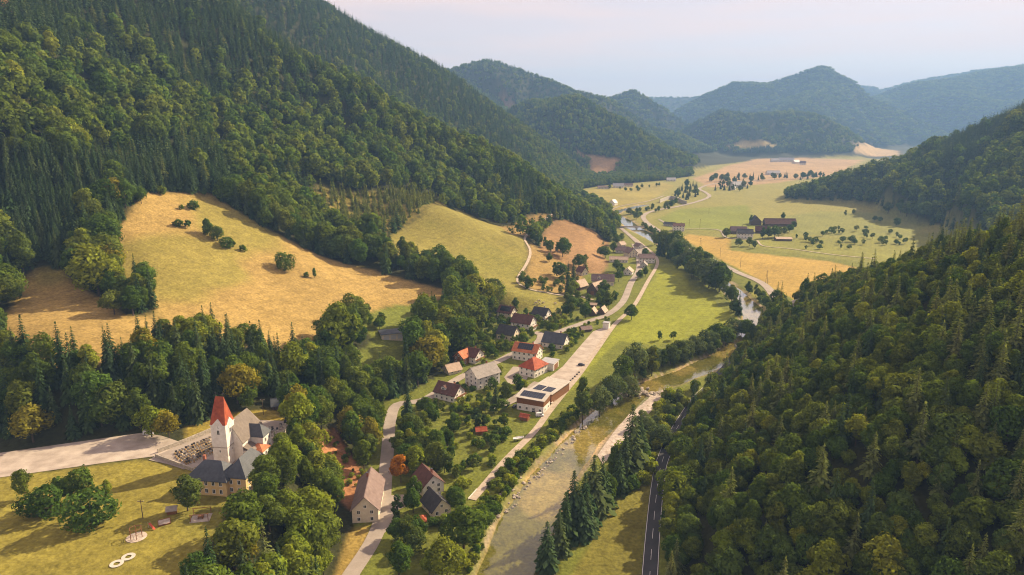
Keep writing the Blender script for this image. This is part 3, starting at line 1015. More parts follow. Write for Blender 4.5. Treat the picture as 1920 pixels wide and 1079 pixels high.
for p_ in list(wing.children):               # the wing belongs to the chalet: its pieces become parts of it
    loc = mw(chalet).inverted() @ mw(wing) @ Matrix.LocRotScale(p_.location, p_.rotation_euler, p_.scale)
    p_.parent = chalet
    p_.location, p_.rotation_euler = loc.to_translation(), loc.to_euler()
    if p_.name.split('.')[0] in ('wall', 'roof'):
        p_.name = 'wing_' + p_.name.split('.')[0]
bpy.data.objects.remove(wing)
house('village_house', 'cream house with dark roof covered in solar panels near a round pool', (951, 595), -30, 11, 9, 4.8, 3.8, 'cream_plaster', 'roof_brown', solar=(-1, -4.6, 4.6, .15, .85, 6, 3), floors=2)
house('village_house', 'cream house with wide purplish brown roof in the upper village', (982, 618), -28, 14, 10, 6.2, 4.4, 'white_plaster', 'roof_brown', floors=2, balcony=(1, 3.0))
house('village_house', 'house with dark grey roof in front of the brown roofed one', (953, 634), -28, 12, 9.5, 4.2, 4.4, 'cream_plaster', 'roof_dark', floors=1)
house('village_house', 'white house with dark grey roof beside the cow pasture', (1015, 599), -28, 10.5, 9, 5.0, 3.8, 'white_plaster', 'roof_dark', floors=2, balcony=(1, 2.6))
house('village_house', 'low house with broad slate blue roof beside the village road', (1042, 648), -25, 14, 11, 3.6, 4.8, 'white_plaster', 'roof_slate', floors=1)
house('village_house', 'white house with orange roof and solar panels above the yard', (989, 672), -24, 15, 10, 5.8, 3.6, 'white_plaster', 'roof_orange', solar=(-1, -5.5, 5.0, .2, .9, 7, 3), floors=2)
house('village_house', 'white house with big plain red hipped roof by the parking lot', (1000, 700), 53, 14, 11.5, 6.0, 4.6, 'white_plaster', 'roof_red', kind='hip', floors=2)
house('garage_block', 'flat roofed grey garage with brown door between red roof and parking lot', (1030, 690), -24, 9, 9, 4.6, .5, 'white_plaster', 'roof_metal', kind='flat', chimney=False, cat='garage', win=False, door=('e', 0, 6.5, 3.6, 'timber'), ov=.5)
house('fire_station', 'white and timber hall with slanted solar panel roof next to the river track', (1000, 766), -24, 15.5, 9.5, 7.4, 1.2, 'white_plaster', 'roof_flat', kind='shed', floors=1, upper='timber', chimney=False, ov=.9, cat='hall', solar=(1, -6.6, 6.4, .14, .80, 10, 4),
      door=('s', 2, 1.8, 2.4, 'dark_glass'))
house('long_hall', 'long pale flat roofed timber hall with two blocks of solar panels', (1031, 741), -31, 13.5, 22, 5.6, .5, 'timber', 'roof_flat', kind='flat', chimney=False, win=False, ov=.8, cat='hall', solar=[(1, -5.8, -.6, .06, .40, 5, 5), (1, .2, 5.4, .06, .40, 5, 5)])
house('red_shed', 'small shed with red pent roof beside the white van', (984, 787), -24, 4.5, 3.6, 2.2, 1.1, 'timber', 'roof_red', chimney=False, win=False, cat='shed', ov=.4)
house('garden_shed', 'small red roofed shed inside the ring hedge', (902, 812), 10, 5.2, 4, 2.1, 1.2, 'timber', 'roof_red', chimney=False, win=False, cat='shed', ov=.4)
house('transformer_tower', 'small white cubic building between road and track', (1137, 616), -25, 4.6, 4.2, 4.6, .3, 'white_plaster', 'roof_metal', kind='flat', chimney=False, win=False, cat='tower', ov=.2)
house('road_shed', 'small low shed with pale roof beside the village road', (1098, 621), 20, 8, 5, 2.4, 1.6, 'old_timber', 'roof_mauve', chimney=False, win=False, cat='shed')
house('small_barn', 'left one of two small steep barns beside the village road', (1112, 590), 72, 8, 5.4, 2.6, 3.4, 'old_timber', 'roof_tan', chimney=False, win=False, cat='barn')
house('small_barn', 'right one of two small steep barns beside the village road', (1130, 588), 65, 8, 5.4, 2.6, 3.4, 'old_timber', 'roof_tan', chimney=False, win=False, cat='barn')
house('long_shed', 'long narrow shed with pale roof below the orchard', (1096, 574), -12, 20, 4.5, 2.2, 1.0, 'old_timber', 'roof_tan', chimney=False, win=False, cat='shed')
house('farm_barn', 'dark timber barn with tan gable roof left of the farmhouse', (1088, 542), 48, 12, 9, 4.0, 5.0, 'old_timber', 'roof_tan', chimney=False, win=False, cat='barn')
house('farm_barn', 'big dark barn with tan roof beside the large round tree', (1120, 550), 50, 17, 12, 4.6, 6.5, 'old_timber', 'roof_tan', chimney=False, win=False, cat='barn', door=('w', 0, 3.5, 3.4, 'timber'))
house('farm_house', 'long farmhouse with mauve grey roof behind the barns', (1130, 533), -6, 21, 11, 4.8, 5.2, 'cream_plaster', 'roof_mauve', floors=1, dormer=(-1, -4, 3))
house('hill_house', 'small house with white barge boards on the orchard bank', (1091, 515), -55, 9.5, 8, 4.0, 4.4, 'cream_plaster', 'roof_brown', floors=1)
for i, (px, ang, L, W, h, r, wl_, rf, lab) in enumerate([
        ((1182, 481), -70, 13, 11, 5.5, 5.0, 'cream_plaster', 'roof_mauve', 'cream gabled house in the middle of the upper hamlet'),
        ((1160, 491), -10, 20, 9, 3.6, 2.6, 'white_plaster', 'roof_tan', 'long low pale building at the left of the upper hamlet'),
        ((1166, 474), -8, 15, 9, 4.0, 3.6, 'grey_plaster', 'roof_mauve', 'grey roofed house at the back of the upper hamlet'),
        ((1212, 492), -6, 17, 11, 6.0, 3.6, 'white_plaster', 'roof_mauve', 'white two storey house right of the hamlet lane'),
        ((1207, 501), 75, 8, 7, 3.2, 3.2, 'grey_plaster', 'roof_grey', 'small grey roofed annex in front of the right hamlet house'),
        ((1178, 514), 70, 10, 9, 3.6, 3.6, 'white_plaster', 'roof_tan', 'white gabled cottage at the front of the upper hamlet'),
        ((1165, 462), 40, 9, 8, 3.0, 3.2, 'cream_plaster', 'roof_tan', 'small tan roofed shed at the far end of the upper hamlet'),
        ((1197, 466), -60, 9, 8, 3.6, 3.2, 'white_plaster', 'roof_mauve', 'small white house near the hamlet end of the river')]):
    house('hamlet_house', lab, px, ang, L, W, h, r, wl_, rf, floors=2 if h > 5 else 1, chimney=i % 2 == 0, group='upper hamlet houses')
# --- far valley
house('roadside_house', 'white two storey house beside the bend of the main road', (1272, 433), -8, 16, 11, 8.0, 3.0, 'white_plaster', 'roof_brown', floors=3)
house('roadside_garage', 'long dark roofed garage left of the roadside house', (1256, 424), -35, 17, 9, 3.6, 2.4, 'grey_plaster', 'roof_dark', floors=1, chimney=False, cat='garage')
house('valley_farm', 'white farmhouse with dark roof at the front of the far farm', (1396, 446), -12, 20, 14, 7.0, 5.0, 'white_plaster', 'roof_dark', floors=2, sp=3.6)
house('valley_farm', 'mauve roofed wing at the left of the far farm', (1384, 438), -8, 22, 12, 4.6, 5.5, 'old_timber', 'roof_mauve', floors=1, win=False)
house('valley_barn', 'tall dark barn at the back of the far farm', (1416, 421), 80, 20, 15, 6.0, 7.5, 'old_timber', 'roof_dark', win=False, cat='barn', chimney=False)
house('valley_barn', 'very long dark barn right of the far farm', (1461, 424), -4, 46, 16, 4.6, 7.0, 'old_timber', 'roof_brown', win=False, cat='barn', chimney=False)
house('valley_barn', 'dark roofed connecting barn in the middle of the far farm', (1430, 437), -20, 20, 13, 4.0, 5.5, 'old_timber', 'roof_brown', win=False, cat='barn', chimney=False)
house('open_shed', 'low shed with pale pink roof right of the far farm trees', (1468, 451), -6, 20, 12, 3.0, 1.6, 'old_timber', 'roof_tan', win=False, cat='shed', chimney=False)
for px, ang, L, W, h, r, lab in [((1150, 385), 60, 15, 11, 5.5, 5.5, 'lone white house in the far left field'), ((1159, 352), -5, 26, 14, 5, 6, 'pale roofed farm building at the far forest edge'),
                                 ((1132, 354), 0, 30, 10, 4, 3, 'long low shed left of the farm at the far forest edge'), ((1178, 350), -5, 22, 10, 4, 4, 'grey roofed shed right of the farm at the far forest edge'),
                                 ((1384, 351), 10, 34, 18, 6, 8, 'white roofed farm among trees on the far plain'), ((1374, 356), 70, 16, 12, 6, 5, 'small white house in front of the far white roofed farm'),
                                 ((1474, 304), -10, 60, 24, 8, 10, 'large bright roofed barn of the distant village'), ((1452, 304), 0, 30, 20, 7, 8, 'distant village house left of the bright barn'),
                                 ((1492, 307), 20, 26, 18, 7, 8, 'distant village house right of the bright barn'), ((1505, 309), -20, 22, 16, 7, 7, 'rightmost house of the distant village'),
                                 ((1449, 328), 0, 40, 18, 6, 7, 'white roofed barn in front of the distant village'), ((1258, 340), 0, 24, 14, 5, 5, 'pale roofed house beside the far forest point')]:
    house('distant_house', lab, px, ang, L, W, h, r, 'white_plaster', 'roof_metal' if 'white' in lab or 'bright' in lab or 'pale' in lab else 'roof_mauve', floors=2, chimney=False, sp=6, group='distant farms', attic=False)
# --- foreground
house('long_house', 'long white house with grey roof along the village road bottom centre', (692, 950), 95, 23, 10, 6.0, 5.2, 'cream_plaster', 'roof_mauve', floors=2, skip='', sp=3.2)
house('cottage', 'white gabled cottage with dark roof beside the orange tree', (803, 916), -60, 11, 9.5, 4.6, 4.4, 'white_plaster', 'roof_brown', floors=2)
house('cottage', 'dark roofed cottage in front of the white gabled one', (818, 956), -58, 10, 8, 3.4, 4.0, 'cream_plaster', 'roof_dark', floors=1)
house('gazebo', 'small wooden gazebo with rusty red roof among the bushes', (789, 981), 10, 3.8, 3.8, 2.2, 1.3, 'timber', 'roof_red', kind='hip', chimney=False, win=False, cat='gazebo', ov=.4)
g = house('triple_garage', 'cream triple garage with flat dark blue roof on the slope meadow', (735, 632), 20, 15, 10.5, 4.0, .9, 'cream_plaster', 'roof_slate', kind='hip', chimney=False, floors=1, skip='sen', cat='garage')
for k in (-1, 0, 1):
    MB().box(7.5 - .05, 7.58, k * 3.3 - 1.35, k * 3.3 + 1.35, 0, 2.9).build('garage_door', MATS['metal_light'], g)
for k in (-1, 0, 1):
    MB().box(k * 4.6 - 1.7, k * 4.6 + 1.7, -5.33, -5.2, 0, 2.9).build('garage_door', MATS['metal_light'], g)
house('forest_hut', 'teal roofed hut half hidden in the trees behind the church', (527, 765), 20, 8, 6, 3, 2.4, 'old_timber', 'roof_slate', chimney=False, win=False, cat='hut')

# --- church with tower, rectory and yard
cx, cyy = G(424, 866)
ch = empty('church', (cx, cyy, TERR), math.radians(-8))
tag(ch, 'white church with steep red wedge roofed tower and grey nave', 'church')
FOOT.append((cx + 5, cyy + 14, 17, 0, 9, 17))
FOOT.append((cx, cyy, 5, 0, 5, 5))
tw, thh = 3.15, 17.5
MB().box(-tw, tw, -tw, tw, -3, thh).build('tower', MATS['white_plaster'], ch)
MB().box(-tw - .12, tw + .12, -tw - .12, tw + .12, 7.6, 7.9).build('string_course', MATS['stone'], ch)
MB().box(-tw - .2, tw + .2, -tw - .2, tw + .2, thh - .55, thh - .25).build('cornice', MATS['white_plaster'], ch)
rf = MB()
o_ = tw + .14
rz0, rz1 = thh - .35, thh + 10.6
A4 = [(-o_, -o_, rz0), (o_, -o_, rz0), (o_, o_, rz0), (-o_, o_, rz0)]
rl = 1.75
rf.poly([A4[0], A4[1], (rl, 0, rz1), (-rl, 0, rz1)]).poly([A4[2], A4[3], (-rl, 0, rz1), (rl, 0, rz1)]).poly([A4[1], A4[2], (rl, 0, rz1)]).poly([A4[3], A4[0], (-rl, 0, rz1)]).poly(A4[::-1])
tr_ = rf.build('tower_roof', MATS['roof_red'], ch)
for k in range(4):                            # gablets at the foot of the roof
    gb = MB()
    gb.poly([(-2.3, -tw - .22, thh - .3), (2.3, -tw - .22, thh - .3), (0, -tw - .22, thh + 2.2)])
    gb.poly([(-2.3, -tw - .22, thh - .3), (0, -tw - .22, thh + 2.2), (0, -tw + 1.2, thh + 2.2)]).poly([(2.3, -tw - .22, thh - .3), (0, -tw + 1.2, thh + 2.2), (0, -tw - .22, thh + 2.2)])
    go = gb.build('gablet', MATS['white_plaster'], ch)
    go.rotation_euler = (0, 0, k * math.pi / 2)
    w_ = window(ch, 0, 0, 0, 0, 1.0, 1.9)
    a_ = -math.pi / 2 + k * math.pi / 2
    w_.location = (math.cos(a_) * tw, math.sin(a_) * tw, 13.2)
    w_.rotation_euler = (0, 0, a_ - math.pi / 2)
    w2 = window(ch, math.cos(a_) * tw, math.sin(a_) * tw, 5.6, a_, .6, 1.0)
    ck = MB()
    ck.prism([(1.0 * math.cos(q * math.pi / 8), 1.0 * math.sin(q * math.pi / 8)) for q in range(16)], 0, .08)
    co = ck.build('clock_face', MATS['frame_white'], ch)
    co.location = (math.cos(a_) * (tw + .01), math.sin(a_) * (tw + .01), 16.0)
    co.rotation_euler = (math.pi / 2, 0, a_ + math.pi / 2)
    hd = MB().box(-.05, .05, 0, .8, .082, .10).box(0, .55, -.05, .05, .082, .10).build('clock_hands', MATS['metal_dark'], co)
for s in (-1, 1):
    c_ = MB().tube((s * rl * .9, 0, rz1 - .1), (s * rl * .9, 0, rz1 + 2.0), .06, .05, 5).box(s * rl * .9 - .45, s * rl * .9 + .45, -.05, .05, rz1 + 1.25, rz1 + 1.37)
    c_.build('roof_cross', MATS['metal_dark'], tr_)
# nave runs away from the tower
nw, nl, nh, nr = 4.9, 16.0, 8.4, 8.4
nx, ny0 = 2.0, 1.5
nv = MB()
nv.prism([(nx - nw, ny0), (nx + nw, ny0), (nx + nw, ny0 + nl), (nx + 2.5, ny0 + nl + 3.5), (nx - 2.5, ny0 + nl + 3.5), (nx - nw, ny0 + nl)], -3, nh)
nv.poly([(nx - nw, ny0, nh), (nx + nw, ny0, nh), (nx, ny0, nh + nr - .3)])
nv.build('nave_wall', MATS['white_plaster'], ch)
e = .5
nrf = MB()
yb, ye = ny0 - .4, ny0 + nl - 2
zr = nh + nr
ze = nh - .6
nrf.solid([(nx + nw + e, yb, ze), (nx + nw + e, ny0 + nl, ze), (nx, ye, zr), (nx, yb, zr)], .25)
nrf.solid([(nx - nw - e, ny0 + nl, ze), (nx - nw - e, yb, ze), (nx, yb, zr), (nx, ye, zr)], .25)
nrf.solid([(nx + nw + e, ny0 + nl, ze), (nx + 2.8, ny0 + nl + 4, ze), (nx, ye, zr)], .25).solid([(nx + 2.8, ny0 + nl + 4, ze), (nx - 2.8, ny0 + nl + 4, ze), (nx, ye, zr)], .25)
nrf.solid([(nx - 2.8, ny0 + nl + 4, ze), (nx - nw - e, ny0 + nl, ze), (nx, ye, zr)], .25)
nrf.build('nave_roof', MATS['roof_church'], ch)
for k in range(3):
    window(ch, nx + nw, ny0 + 3 + k * 2.2 if k < 1 else ny0 + 11.6 + k * 1.9, 3.2, 0, 1.1, 3.2)
# chapel wing on the sunny side
wx0, wx1, wy0, wy1, wh = nx + nw - .3, nx + nw + 5.4, ny0 + 6.3, ny0 + 13.0, 8.0
MB().box(wx0, wx1, wy0, wy1, -3, wh).build('chapel_wall', MATS['white_plaster'], ch)
cr_ = MB()
xm, ym, zz_ = wx0 - 2.6, (wy0 + wy1) / 2, wh + 4.0
cr_.solid([(wx0 - 2.8, wy0 - .4, wh - .1), (wx1 + .5, wy0 - .4, wh - .1), (wx1 - 2.6, ym, zz_), (xm, ym, zz_)], .2)
cr_.solid([(wx1 + .5, wy1 + .4, wh - .1), (wx0 - 2.8, wy1 + .4, wh - .1), (xm, ym, zz_), (wx1 - 2.6, ym, zz_)], .2)
cr_.solid([(wx1 + .5, wy0 - .4, wh - .1), (wx1 + .5, wy1 + .4, wh - .1), (wx1 - 2.6, ym, zz_)], .2)
cr_.build('chapel_roof', MATS['roof_slate'], ch)
for k in range(2):
    for z_ in (1.2, 5.0):
        window(ch, wx1, wy0 + 2 + k * 3, z_, 0, 1.0, 1.7)
# porch and sacristy with pent roofs between tower and chapel
MB().box(nx + nw - .2, nx + nw + 3.6, ny0 + .5, ny0 + 5.5, -3, 4.2).build('porch_wall', MATS['white_plaster'], ch)
MB().solid([(nx + nw + 4.0, ny0 + .1, 4.1), (nx + nw + 4.0, ny0 + 5.9, 4.1), (nx + nw - .1, ny0 + 5.9, 6.2), (nx + nw - .1, ny0 + .1, 6.2)], .2).build('porch_roof', MATS['roof_church'], ch)
MB().box(nx + nw + 3.55, nx + nw + 3.68, ny0 + 2, ny0 + 3.4, 0, 2.6).build('door', MATS['timber'], ch)

cpx, cpy = G(487, 854)
house('mortuary_chapel', 'small white chapel with orange red roof right of the church', None, -10, 6, 5.5, 3.6, 1.8, 'white_plaster', 'roof_orange', kind='hip', chimney=False, floors=1, cat='chapel', xyz=(cpx, cpy, TERR), ov=.5)

rx, ry = G(405, 915)
re = empty('rectory', (rx, ry, TERR), math.radians(-9))
tag(re, 'yellow rectory with large slate blue hipped roof below the church', 'house')
FOOT.append((rx, ry, 10, math.radians(-9), 9, 7))
FOOT.append((rx + 7, ry + 5, 9, 0, 7, 9))
ML, MW, MH = 15.5, 10.5, 6.6
MB().box(-ML / 2, ML / 2, -MW / 2, MW / 2, -3, MH - .05).build('wall', MATS['yellow_plaster'], re)
roof_mesh('hip', ML, MW, MH, 4.8, .6, hip=.42).build('roof', MATS['roof_slate'], re)
for fl in range(2):
    for k in range(5):
        window(re, -ML / 2 + 1.7 + k * 2.9, -MW / 2, 1.0 + fl * 3.1, -math.pi / 2, 1.05, 1.55)
wg = MB().box(ML / 2 - 2.0, ML / 2 + 6.5, -MW / 2 + 2.2, MW / 2 + 8, -3, MH + .25)
wg.build('wing_wall', MATS['yellow_plaster'], re)
wr = MB()
x0, x1, y0, y1, zb, zt_ = ML / 2 - 2.6, ML / 2 + 7.1, -MW / 2 + 1.6, MW / 2 + 8.6, MH + .2, MH + 6.0
xm_ = (x0 + x1) / 2
wr.solid([(x1, y0, zb), (x1, y1, zb), (xm_, y1 - 4.5, zt_), (xm_, y0 + 4.5, zt_)], .22).solid([(x0, y1, zb), (x0, y0, zb), (xm_, y0 + 4.5, zt_), (xm_, y1 - 4.5, zt_)], .22)
wr.solid([(x0, y0, zb), (x1, y0, zb), (xm_, y0 + 4.5, zt_)], .22).solid([(x1, y1, zb), (x0, y1, zb), (xm_, y1 - 4.5, zt_)], .22)
wr.build('wing_roof', MATS['roof_slate'], re)
for fl in range(2):
    for k in range(2):
        window(re, ML / 2 + .6 + k * 3.2, -MW / 2 + 2.2, 1.0 + fl * 3.1, -math.pi / 2, 1.05, 1.55)
    for k in range(4):
        window(re, ML / 2 + 6.5, -1 + k * 3.2, 1.0 + fl * 3.1, 0, 1.05, 1.55)
MB().box(-4.4, -3.5, .5, 1.4, MH + 2.5, MH + 6.0).build('chimney', MATS['brick_red'], re)

def wall_line(name, label, px, h, th, mat, step=2.5, posts=False, cat='wall', world=None):
    pts = world or GP(px)
    mb = MB()
    for i in range(len(pts) - 1):
        a_, b2 = Vector(pts[i]), Vector(pts[i + 1])
        n_ = max(1, int((b2 - a_).length / step))
        nrm = Vector((-(b2 - a_).y, (b2 - a_).x)).normalized() * th / 2
        for k in range(n_):
            p, q = a_.lerp(b2, k / n_), a_.lerp(b2, (k + 1) / n_)
            zp, zq = float(zt(p.x, p.y)), float(zt(q.x, q.y))
            bse = len(mb.v)
            for r_, z_ in ((p - nrm, zp), (p + nrm, zp), (q + nrm, zq), (q - nrm, zq)):
                mb.v += [(r_.x, r_.y, z_ - .6), (r_.x, r_.y, z_ + h)]
            f = [(0, 2, 3, 1), (2, 4, 5, 3), (4, 6, 7, 5), (6, 0, 1, 7), (1, 3, 5, 7), (0, 6, 4, 2)]
            mb.f += [tuple(bse + i_ for i_ in t_) for t_ in f]
    o = mb.build(name, MATS[mat], None)
    tag(o, label, cat)
    return o
wall_line('churchyard_wall', 'low stone wall along the front of the churchyard', [(292, 858), (350, 880), (375, 888)], 1.6, .5, 'stone')
wall_line('churchyard_wall', 'stone wall along the back of the churchyard', [(296, 850), (345, 832), (402, 808)], 1.9, .5, 'stone')
wall_line('churchyard_wall', 'pale stone wall curving past the small orange roofed chapel', [(470, 892), (488, 876), (503, 862), (520, 838), (540, 800)], 1.8, .6, 'stone')

# graves: rows of stones with planted beds
def grave_meshes():
    st = MB().box(-.45, .45, -.10, .10, 0, 1.0)
    st.prism([(-.45, -.1), (.45, -.1), (.28, .1), (-.28, .1)], 1.0, 1.18)
    bd = MB().box(-.6, .6, -2.0, -.15, 0, .22)
    pl = MB()
    for k in range(7):
        x_, y_ = random.uniform(-.4, .4), random.uniform(-1.8, -.4)
        pl.prism([(x_ + .22 * math.cos(t_ * 1.257), y_ + .22 * math.sin(t_ * 1.257)) for t_ in range(5)], .22, .22 + random.uniform(.15, .5))
    return st, bd, pl
st, bd, pl = grave_meshes()
gm = [(st.mesh('headstone', MATS['grey_plaster']), st.mesh('headstone', MATS['metal_dark']), st.mesh('headstone', MATS['stone'])), bd.mesh('kerb', MATS['stone']), pl.mesh('flowers', MATS['flower'])]
r0 = np.array(GP([(320, 852), (395, 820)]))
r1 = np.array(GP([(352, 872), (402, 850)]))
for i in range(6):
    for j in range(13):
        s_, t_ = (i + .5) / 6, (j + .5) / 13
        p = (r0[0] * (1 - t_) + r0[1] * t_) * (1 - s_) + (r1[0] * (1 - t_) + r1[1] * t_) * s_
        if random.random() < .1:
            continue
        g_ = empty('grave', (p[0] + random.uniform(-.3, .3), p[1] + random.uniform(-.2, .2), TERR + .1), math.radians(20 + random.uniform(-6, 6)))
        tag(g_, 'grave with headstone and planted bed in the churchyard', 'grave', 'graves in the churchyard')
        for me_, nm in ((gm[0][random.randrange(3)], 'headstone'), (gm[1], 'kerb'), (gm[2], 'flowers')):
            link(bpy.data.objects.new(nm, me_), g_)
for k in range(18):
    t_ = k / 18
    p = np.array(G(500, 812)) * (1 - t_) + np.array(G(540, 796)) * t_
    g_ = empty('grave', (p[0] + random.uniform(-2, 2), p[1] + random.uniform(-4, 4), TERR + .1), math.radians(20))
    tag(g_, 'grave in the small plot behind the church', 'grave', 'graves behind the church')
    link(bpy.data.objects.new('headstone', gm[0][k % 3]), g_)
    link(bpy.data.objects.new('kerb', gm[1]), g_)

# ------------------------------------------------------------------ trees
def leaf_mat(name, cols, trans=.35, pos=None):
    """leaf colour varies from tree to tree and from spray to spray"""
    m, n, l, b = new_mat(name)
    oi = n.new('ShaderNodeObjectInfo')
    cr = n.new('ShaderNodeValToRGB')
    el = cr.color_ramp.elements
    while len(el) < len(cols):
        el.new(.5)
    for i, c in enumerate(cols):
        el[i].position = pos[i] if pos else i / (len(cols) - 1)
        el[i].color = (*c, 1)
    l.new(oi.outputs['Random'], cr.inputs[0])
    at_ = n.new('ShaderNodeAttribute')
    at_.attribute_name = 'tone'
    vm = n.new('ShaderNodeVectorMath')
    vm.operation = 'SCALE'
    l.new(cr.outputs[0], vm.inputs[0])
    l.new(at_.outputs['Fac'], vm.inputs['Scale'])
    n.remove(b)
    df = n.new('ShaderNodeBsdfDiffuse')
    tl = n.new('ShaderNodeBsdfTranslucent')
    l.new(vm.outputs[0], df.inputs['Color'])
    v2 = n.new('ShaderNodeVectorMath')
    v2.operation = 'MULTIPLY'
    v2.inputs[1].default_value = (1.25, 1.2, .55)
    l.new(vm.outputs[0], v2.inputs[0])
    l.new(v2.outputs[0], tl.inputs['Color'])
    mx = n.new('ShaderNodeMixShader')
    mx.inputs[0].default_value = trans
    l.new(df.outputs[0], mx.inputs[1])
    l.new(tl.outputs[0], mx.inputs[2])
    l.new(mx.outputs[0], n['Material Output'].inputs['Surface'])
    return m
leaf_mat('leaf_broad', [(0.059, 0.110, 0.019), (0.101, 0.157, 0.024), (0.077, 0.140, 0.026), (0.134, 0.177, 0.028), (0.101, 0.146, 0.036), (0.159, 0.185, 0.028)], .40, [0, .3, .55, .78, .92, 1])
leaf_mat('leaf_beech', [(0.054, 0.105, 0.019), (0.128, 0.177, 0.026), (0.076, 0.139, 0.026), (0.162, 0.196, 0.031), (0.090, 0.146, 0.033), (0.147, 0.182, 0.028)], .42)
leaf_mat('leaf_spruce', [(0.036, 0.069, 0.026), (0.060, 0.097, 0.033), (0.047, 0.081, 0.037), (0.084, 0.115, 0.041)], .2)
leaf_mat('leaf_larch', [(0.123, 0.163, 0.046), (0.171, 0.204, 0.061), (0.142, 0.176, 0.061), (0.189, 0.204, 0.067)], .4)
leaf_mat('leaf_willow', [(0.103, 0.145, 0.055), (0.138, 0.175, 0.069), (0.095, 0.140, 0.048)], .35)
leaf_mat('leaf_orange', [(.42, .17, .02), (.48, .22, .028)], .4)
leaf_mat('leaf_yellow', [(.25, .225, .024), (.22, .21, .03)], .4)
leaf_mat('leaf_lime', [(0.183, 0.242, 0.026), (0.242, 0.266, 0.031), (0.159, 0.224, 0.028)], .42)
leaf_mat('leaf_young', [(.12, .15, .028), (.15, .17, .038), (.10, .13, .028)], .25)

def quads_from(P, Nn, size, rg, aspect=1.0, up=None):
    """one bent rhombic spray per point, facing Nn"""
    n = len(P)
    Nn = Nn / (np.linalg.norm(Nn, axis=1)[:, None] + 1e-9)
    t = rg.normal(size=(n, 3)) if up is None else up
    t = t - Nn * (t * Nn).sum(1)[:, None]
    t /= np.linalg.norm(t, axis=1)[:, None] + 1e-9
    b = np.cross(Nn, t)
    s = (size * np.ones(n))[:, None]
    j = lambda: rg.uniform(.75, 1.25, (n, 1))
    v = np.stack([P + t * s * aspect * j() - Nn * s * .18, P + b * s * .62 * j() + Nn * s * .12, P - t * s * aspect * j() - Nn * s * .18, P - b * s * .62 * j() + Nn * s * .12], 1)
    return v.reshape(-1, 3)

def crown_mesh(name, V, mat, tone):
    F = np.arange(len(V)).reshape(-1, 4)
    me = mesh_np(name, V, F, [MATS[mat]])
    a_ = me.attributes.new('tone', 'FLOAT', 'POINT')
    a_.data.foreach_set('value', np.repeat(tone, 4).astype(np.float32))
    return me

def broad_geo(seed, hgt=17.0, rad=5.4, nleaf=1500, leaf=.62, base=.22, nblob=20, pointy=0.0):
    rg = np.random.default_rng(seed)
    cz_, rz_ = hgt * (base + 1) / 2, hgt * (1 - base) / 2
    C, Rb = [], []
    for k in range(nblob):
        d = rg.normal(size=3)
        d /= np.linalg.norm(d)
        q = rg.uniform(.42, .78)
        tz = d[2] * q
        sh = 1 - pointy * max(0, tz)
        C.append((d[0] * q * rad * sh, d[1] * q * rad * sh, cz_ + tz * rz_))
        Rb.append(rad * rg.choice([.24, .30, .38, .50]))
    C.append((0, 0, hgt - rad * .45)); Rb.append(rad * .42)
    C, Rb = np.array(C), np.array(Rb)
    bt = rg.uniform(.75, 1.28, len(C))
    w = Rb ** 2
    k = rg.choice(len(C), nleaf * 2, p=w / w.sum())
    d = rg.normal(size=(nleaf * 2, 3))
    d[:, 2] += .25
    d /= np.linalg.norm(d, axis=1)[:, None]
    P = C[k] + d * (Rb[k] * np.where(rg.random(nleaf * 2) < .16, rg.uniform(1.05, 1.34, nleaf * 2), rg.uniform(.80, 1.08, nleaf * 2)))[:, None]
    depth = np.min(np.linalg.norm(P[:, None] - C[None], axis=2) / Rb[None], axis=1)
    ok = np.where((depth > .74) & (P[:, 2] > hgt * base * .6))[0][:nleaf]
    P, d, k = P[ok], d[ok], k[ok]
    V = quads_from(P, d + rg.normal(size=d.shape) * .32, leaf * rg.uniform(.6, 1.25, len(P)), rg)
    tone = bt[k] * rg.uniform(.75, 1.25, len(P))
    return V, tone

def spruce_geo(seed, hgt=23.0, rad=3.3, whorls=26, nb=9, base=.06, sprays=3, droop=.42, width=.5, jag=.25, sparse=0.0):
    rg = np.random.default_rng(seed)
    P, Nn, S, U = [], [], [], []
    for i in range(whorls):
        f = (i + rg.uniform(-.3, .3)) / whorls
        z = hgt * (base + (1 - base) * f)
        R = rad * (1 - f) ** .85 * rg.uniform(1 - jag, 1 + jag * .5) + .18
        n = max(4, int(nb * (1 - .5 * f)))
        a0 = rg.uniform(0, 6.28)
        for b in range(n):
            if rg.random() < sparse:
                continue
            a = a0 + 6.283 * b / n + rg.normal() * .16
            r = R * rg.uniform(.75, 1.1)
            dv = np.array([math.cos(a), math.sin(a), 0])
            sd = np.array([-math.sin(a), math.cos(a), 0])
            for k in range(sprays):
                q = (k + .75) / sprays
                p = dv * r * q + np.array([0, 0, z - droop * r * q * q + .10 * r])
                P.append(p + sd * rg.normal() * .12 * r)
                Nn.append(np.array([0, 0, 1.0]) + dv * (.5 + droop) + sd * rg.normal() * .5)
                S.append(max(r / sprays * .95, .25))
                U.append(dv + np.array([0, 0, -droop]))
    P.append(np.array([0, 0, hgt - .3])); Nn.append(np.array([1., .2, .1])); S.append(.7); U.append(np.array([0, 0, 1.]))
    P, Nn, S, U = map(np.array, (P, Nn, S, U))
    V = quads_from(P, Nn, S, rg, 1.0, U) if width is None else quads_from(P, Nn, S, rg, 1.15, U)
    return V, rg.uniform(.7, 1.3, len(P))

def trunk_mb(h, r, top=.25):
    mb = MB()
    mb.tube((0, 0, -1.2), (0, 0, h * .35), r * 1.25, r * .8, 7)
    mb.tube((0, 0, h * .35), (.1, 0, h), r * .8, r * top, 6)
    return mb

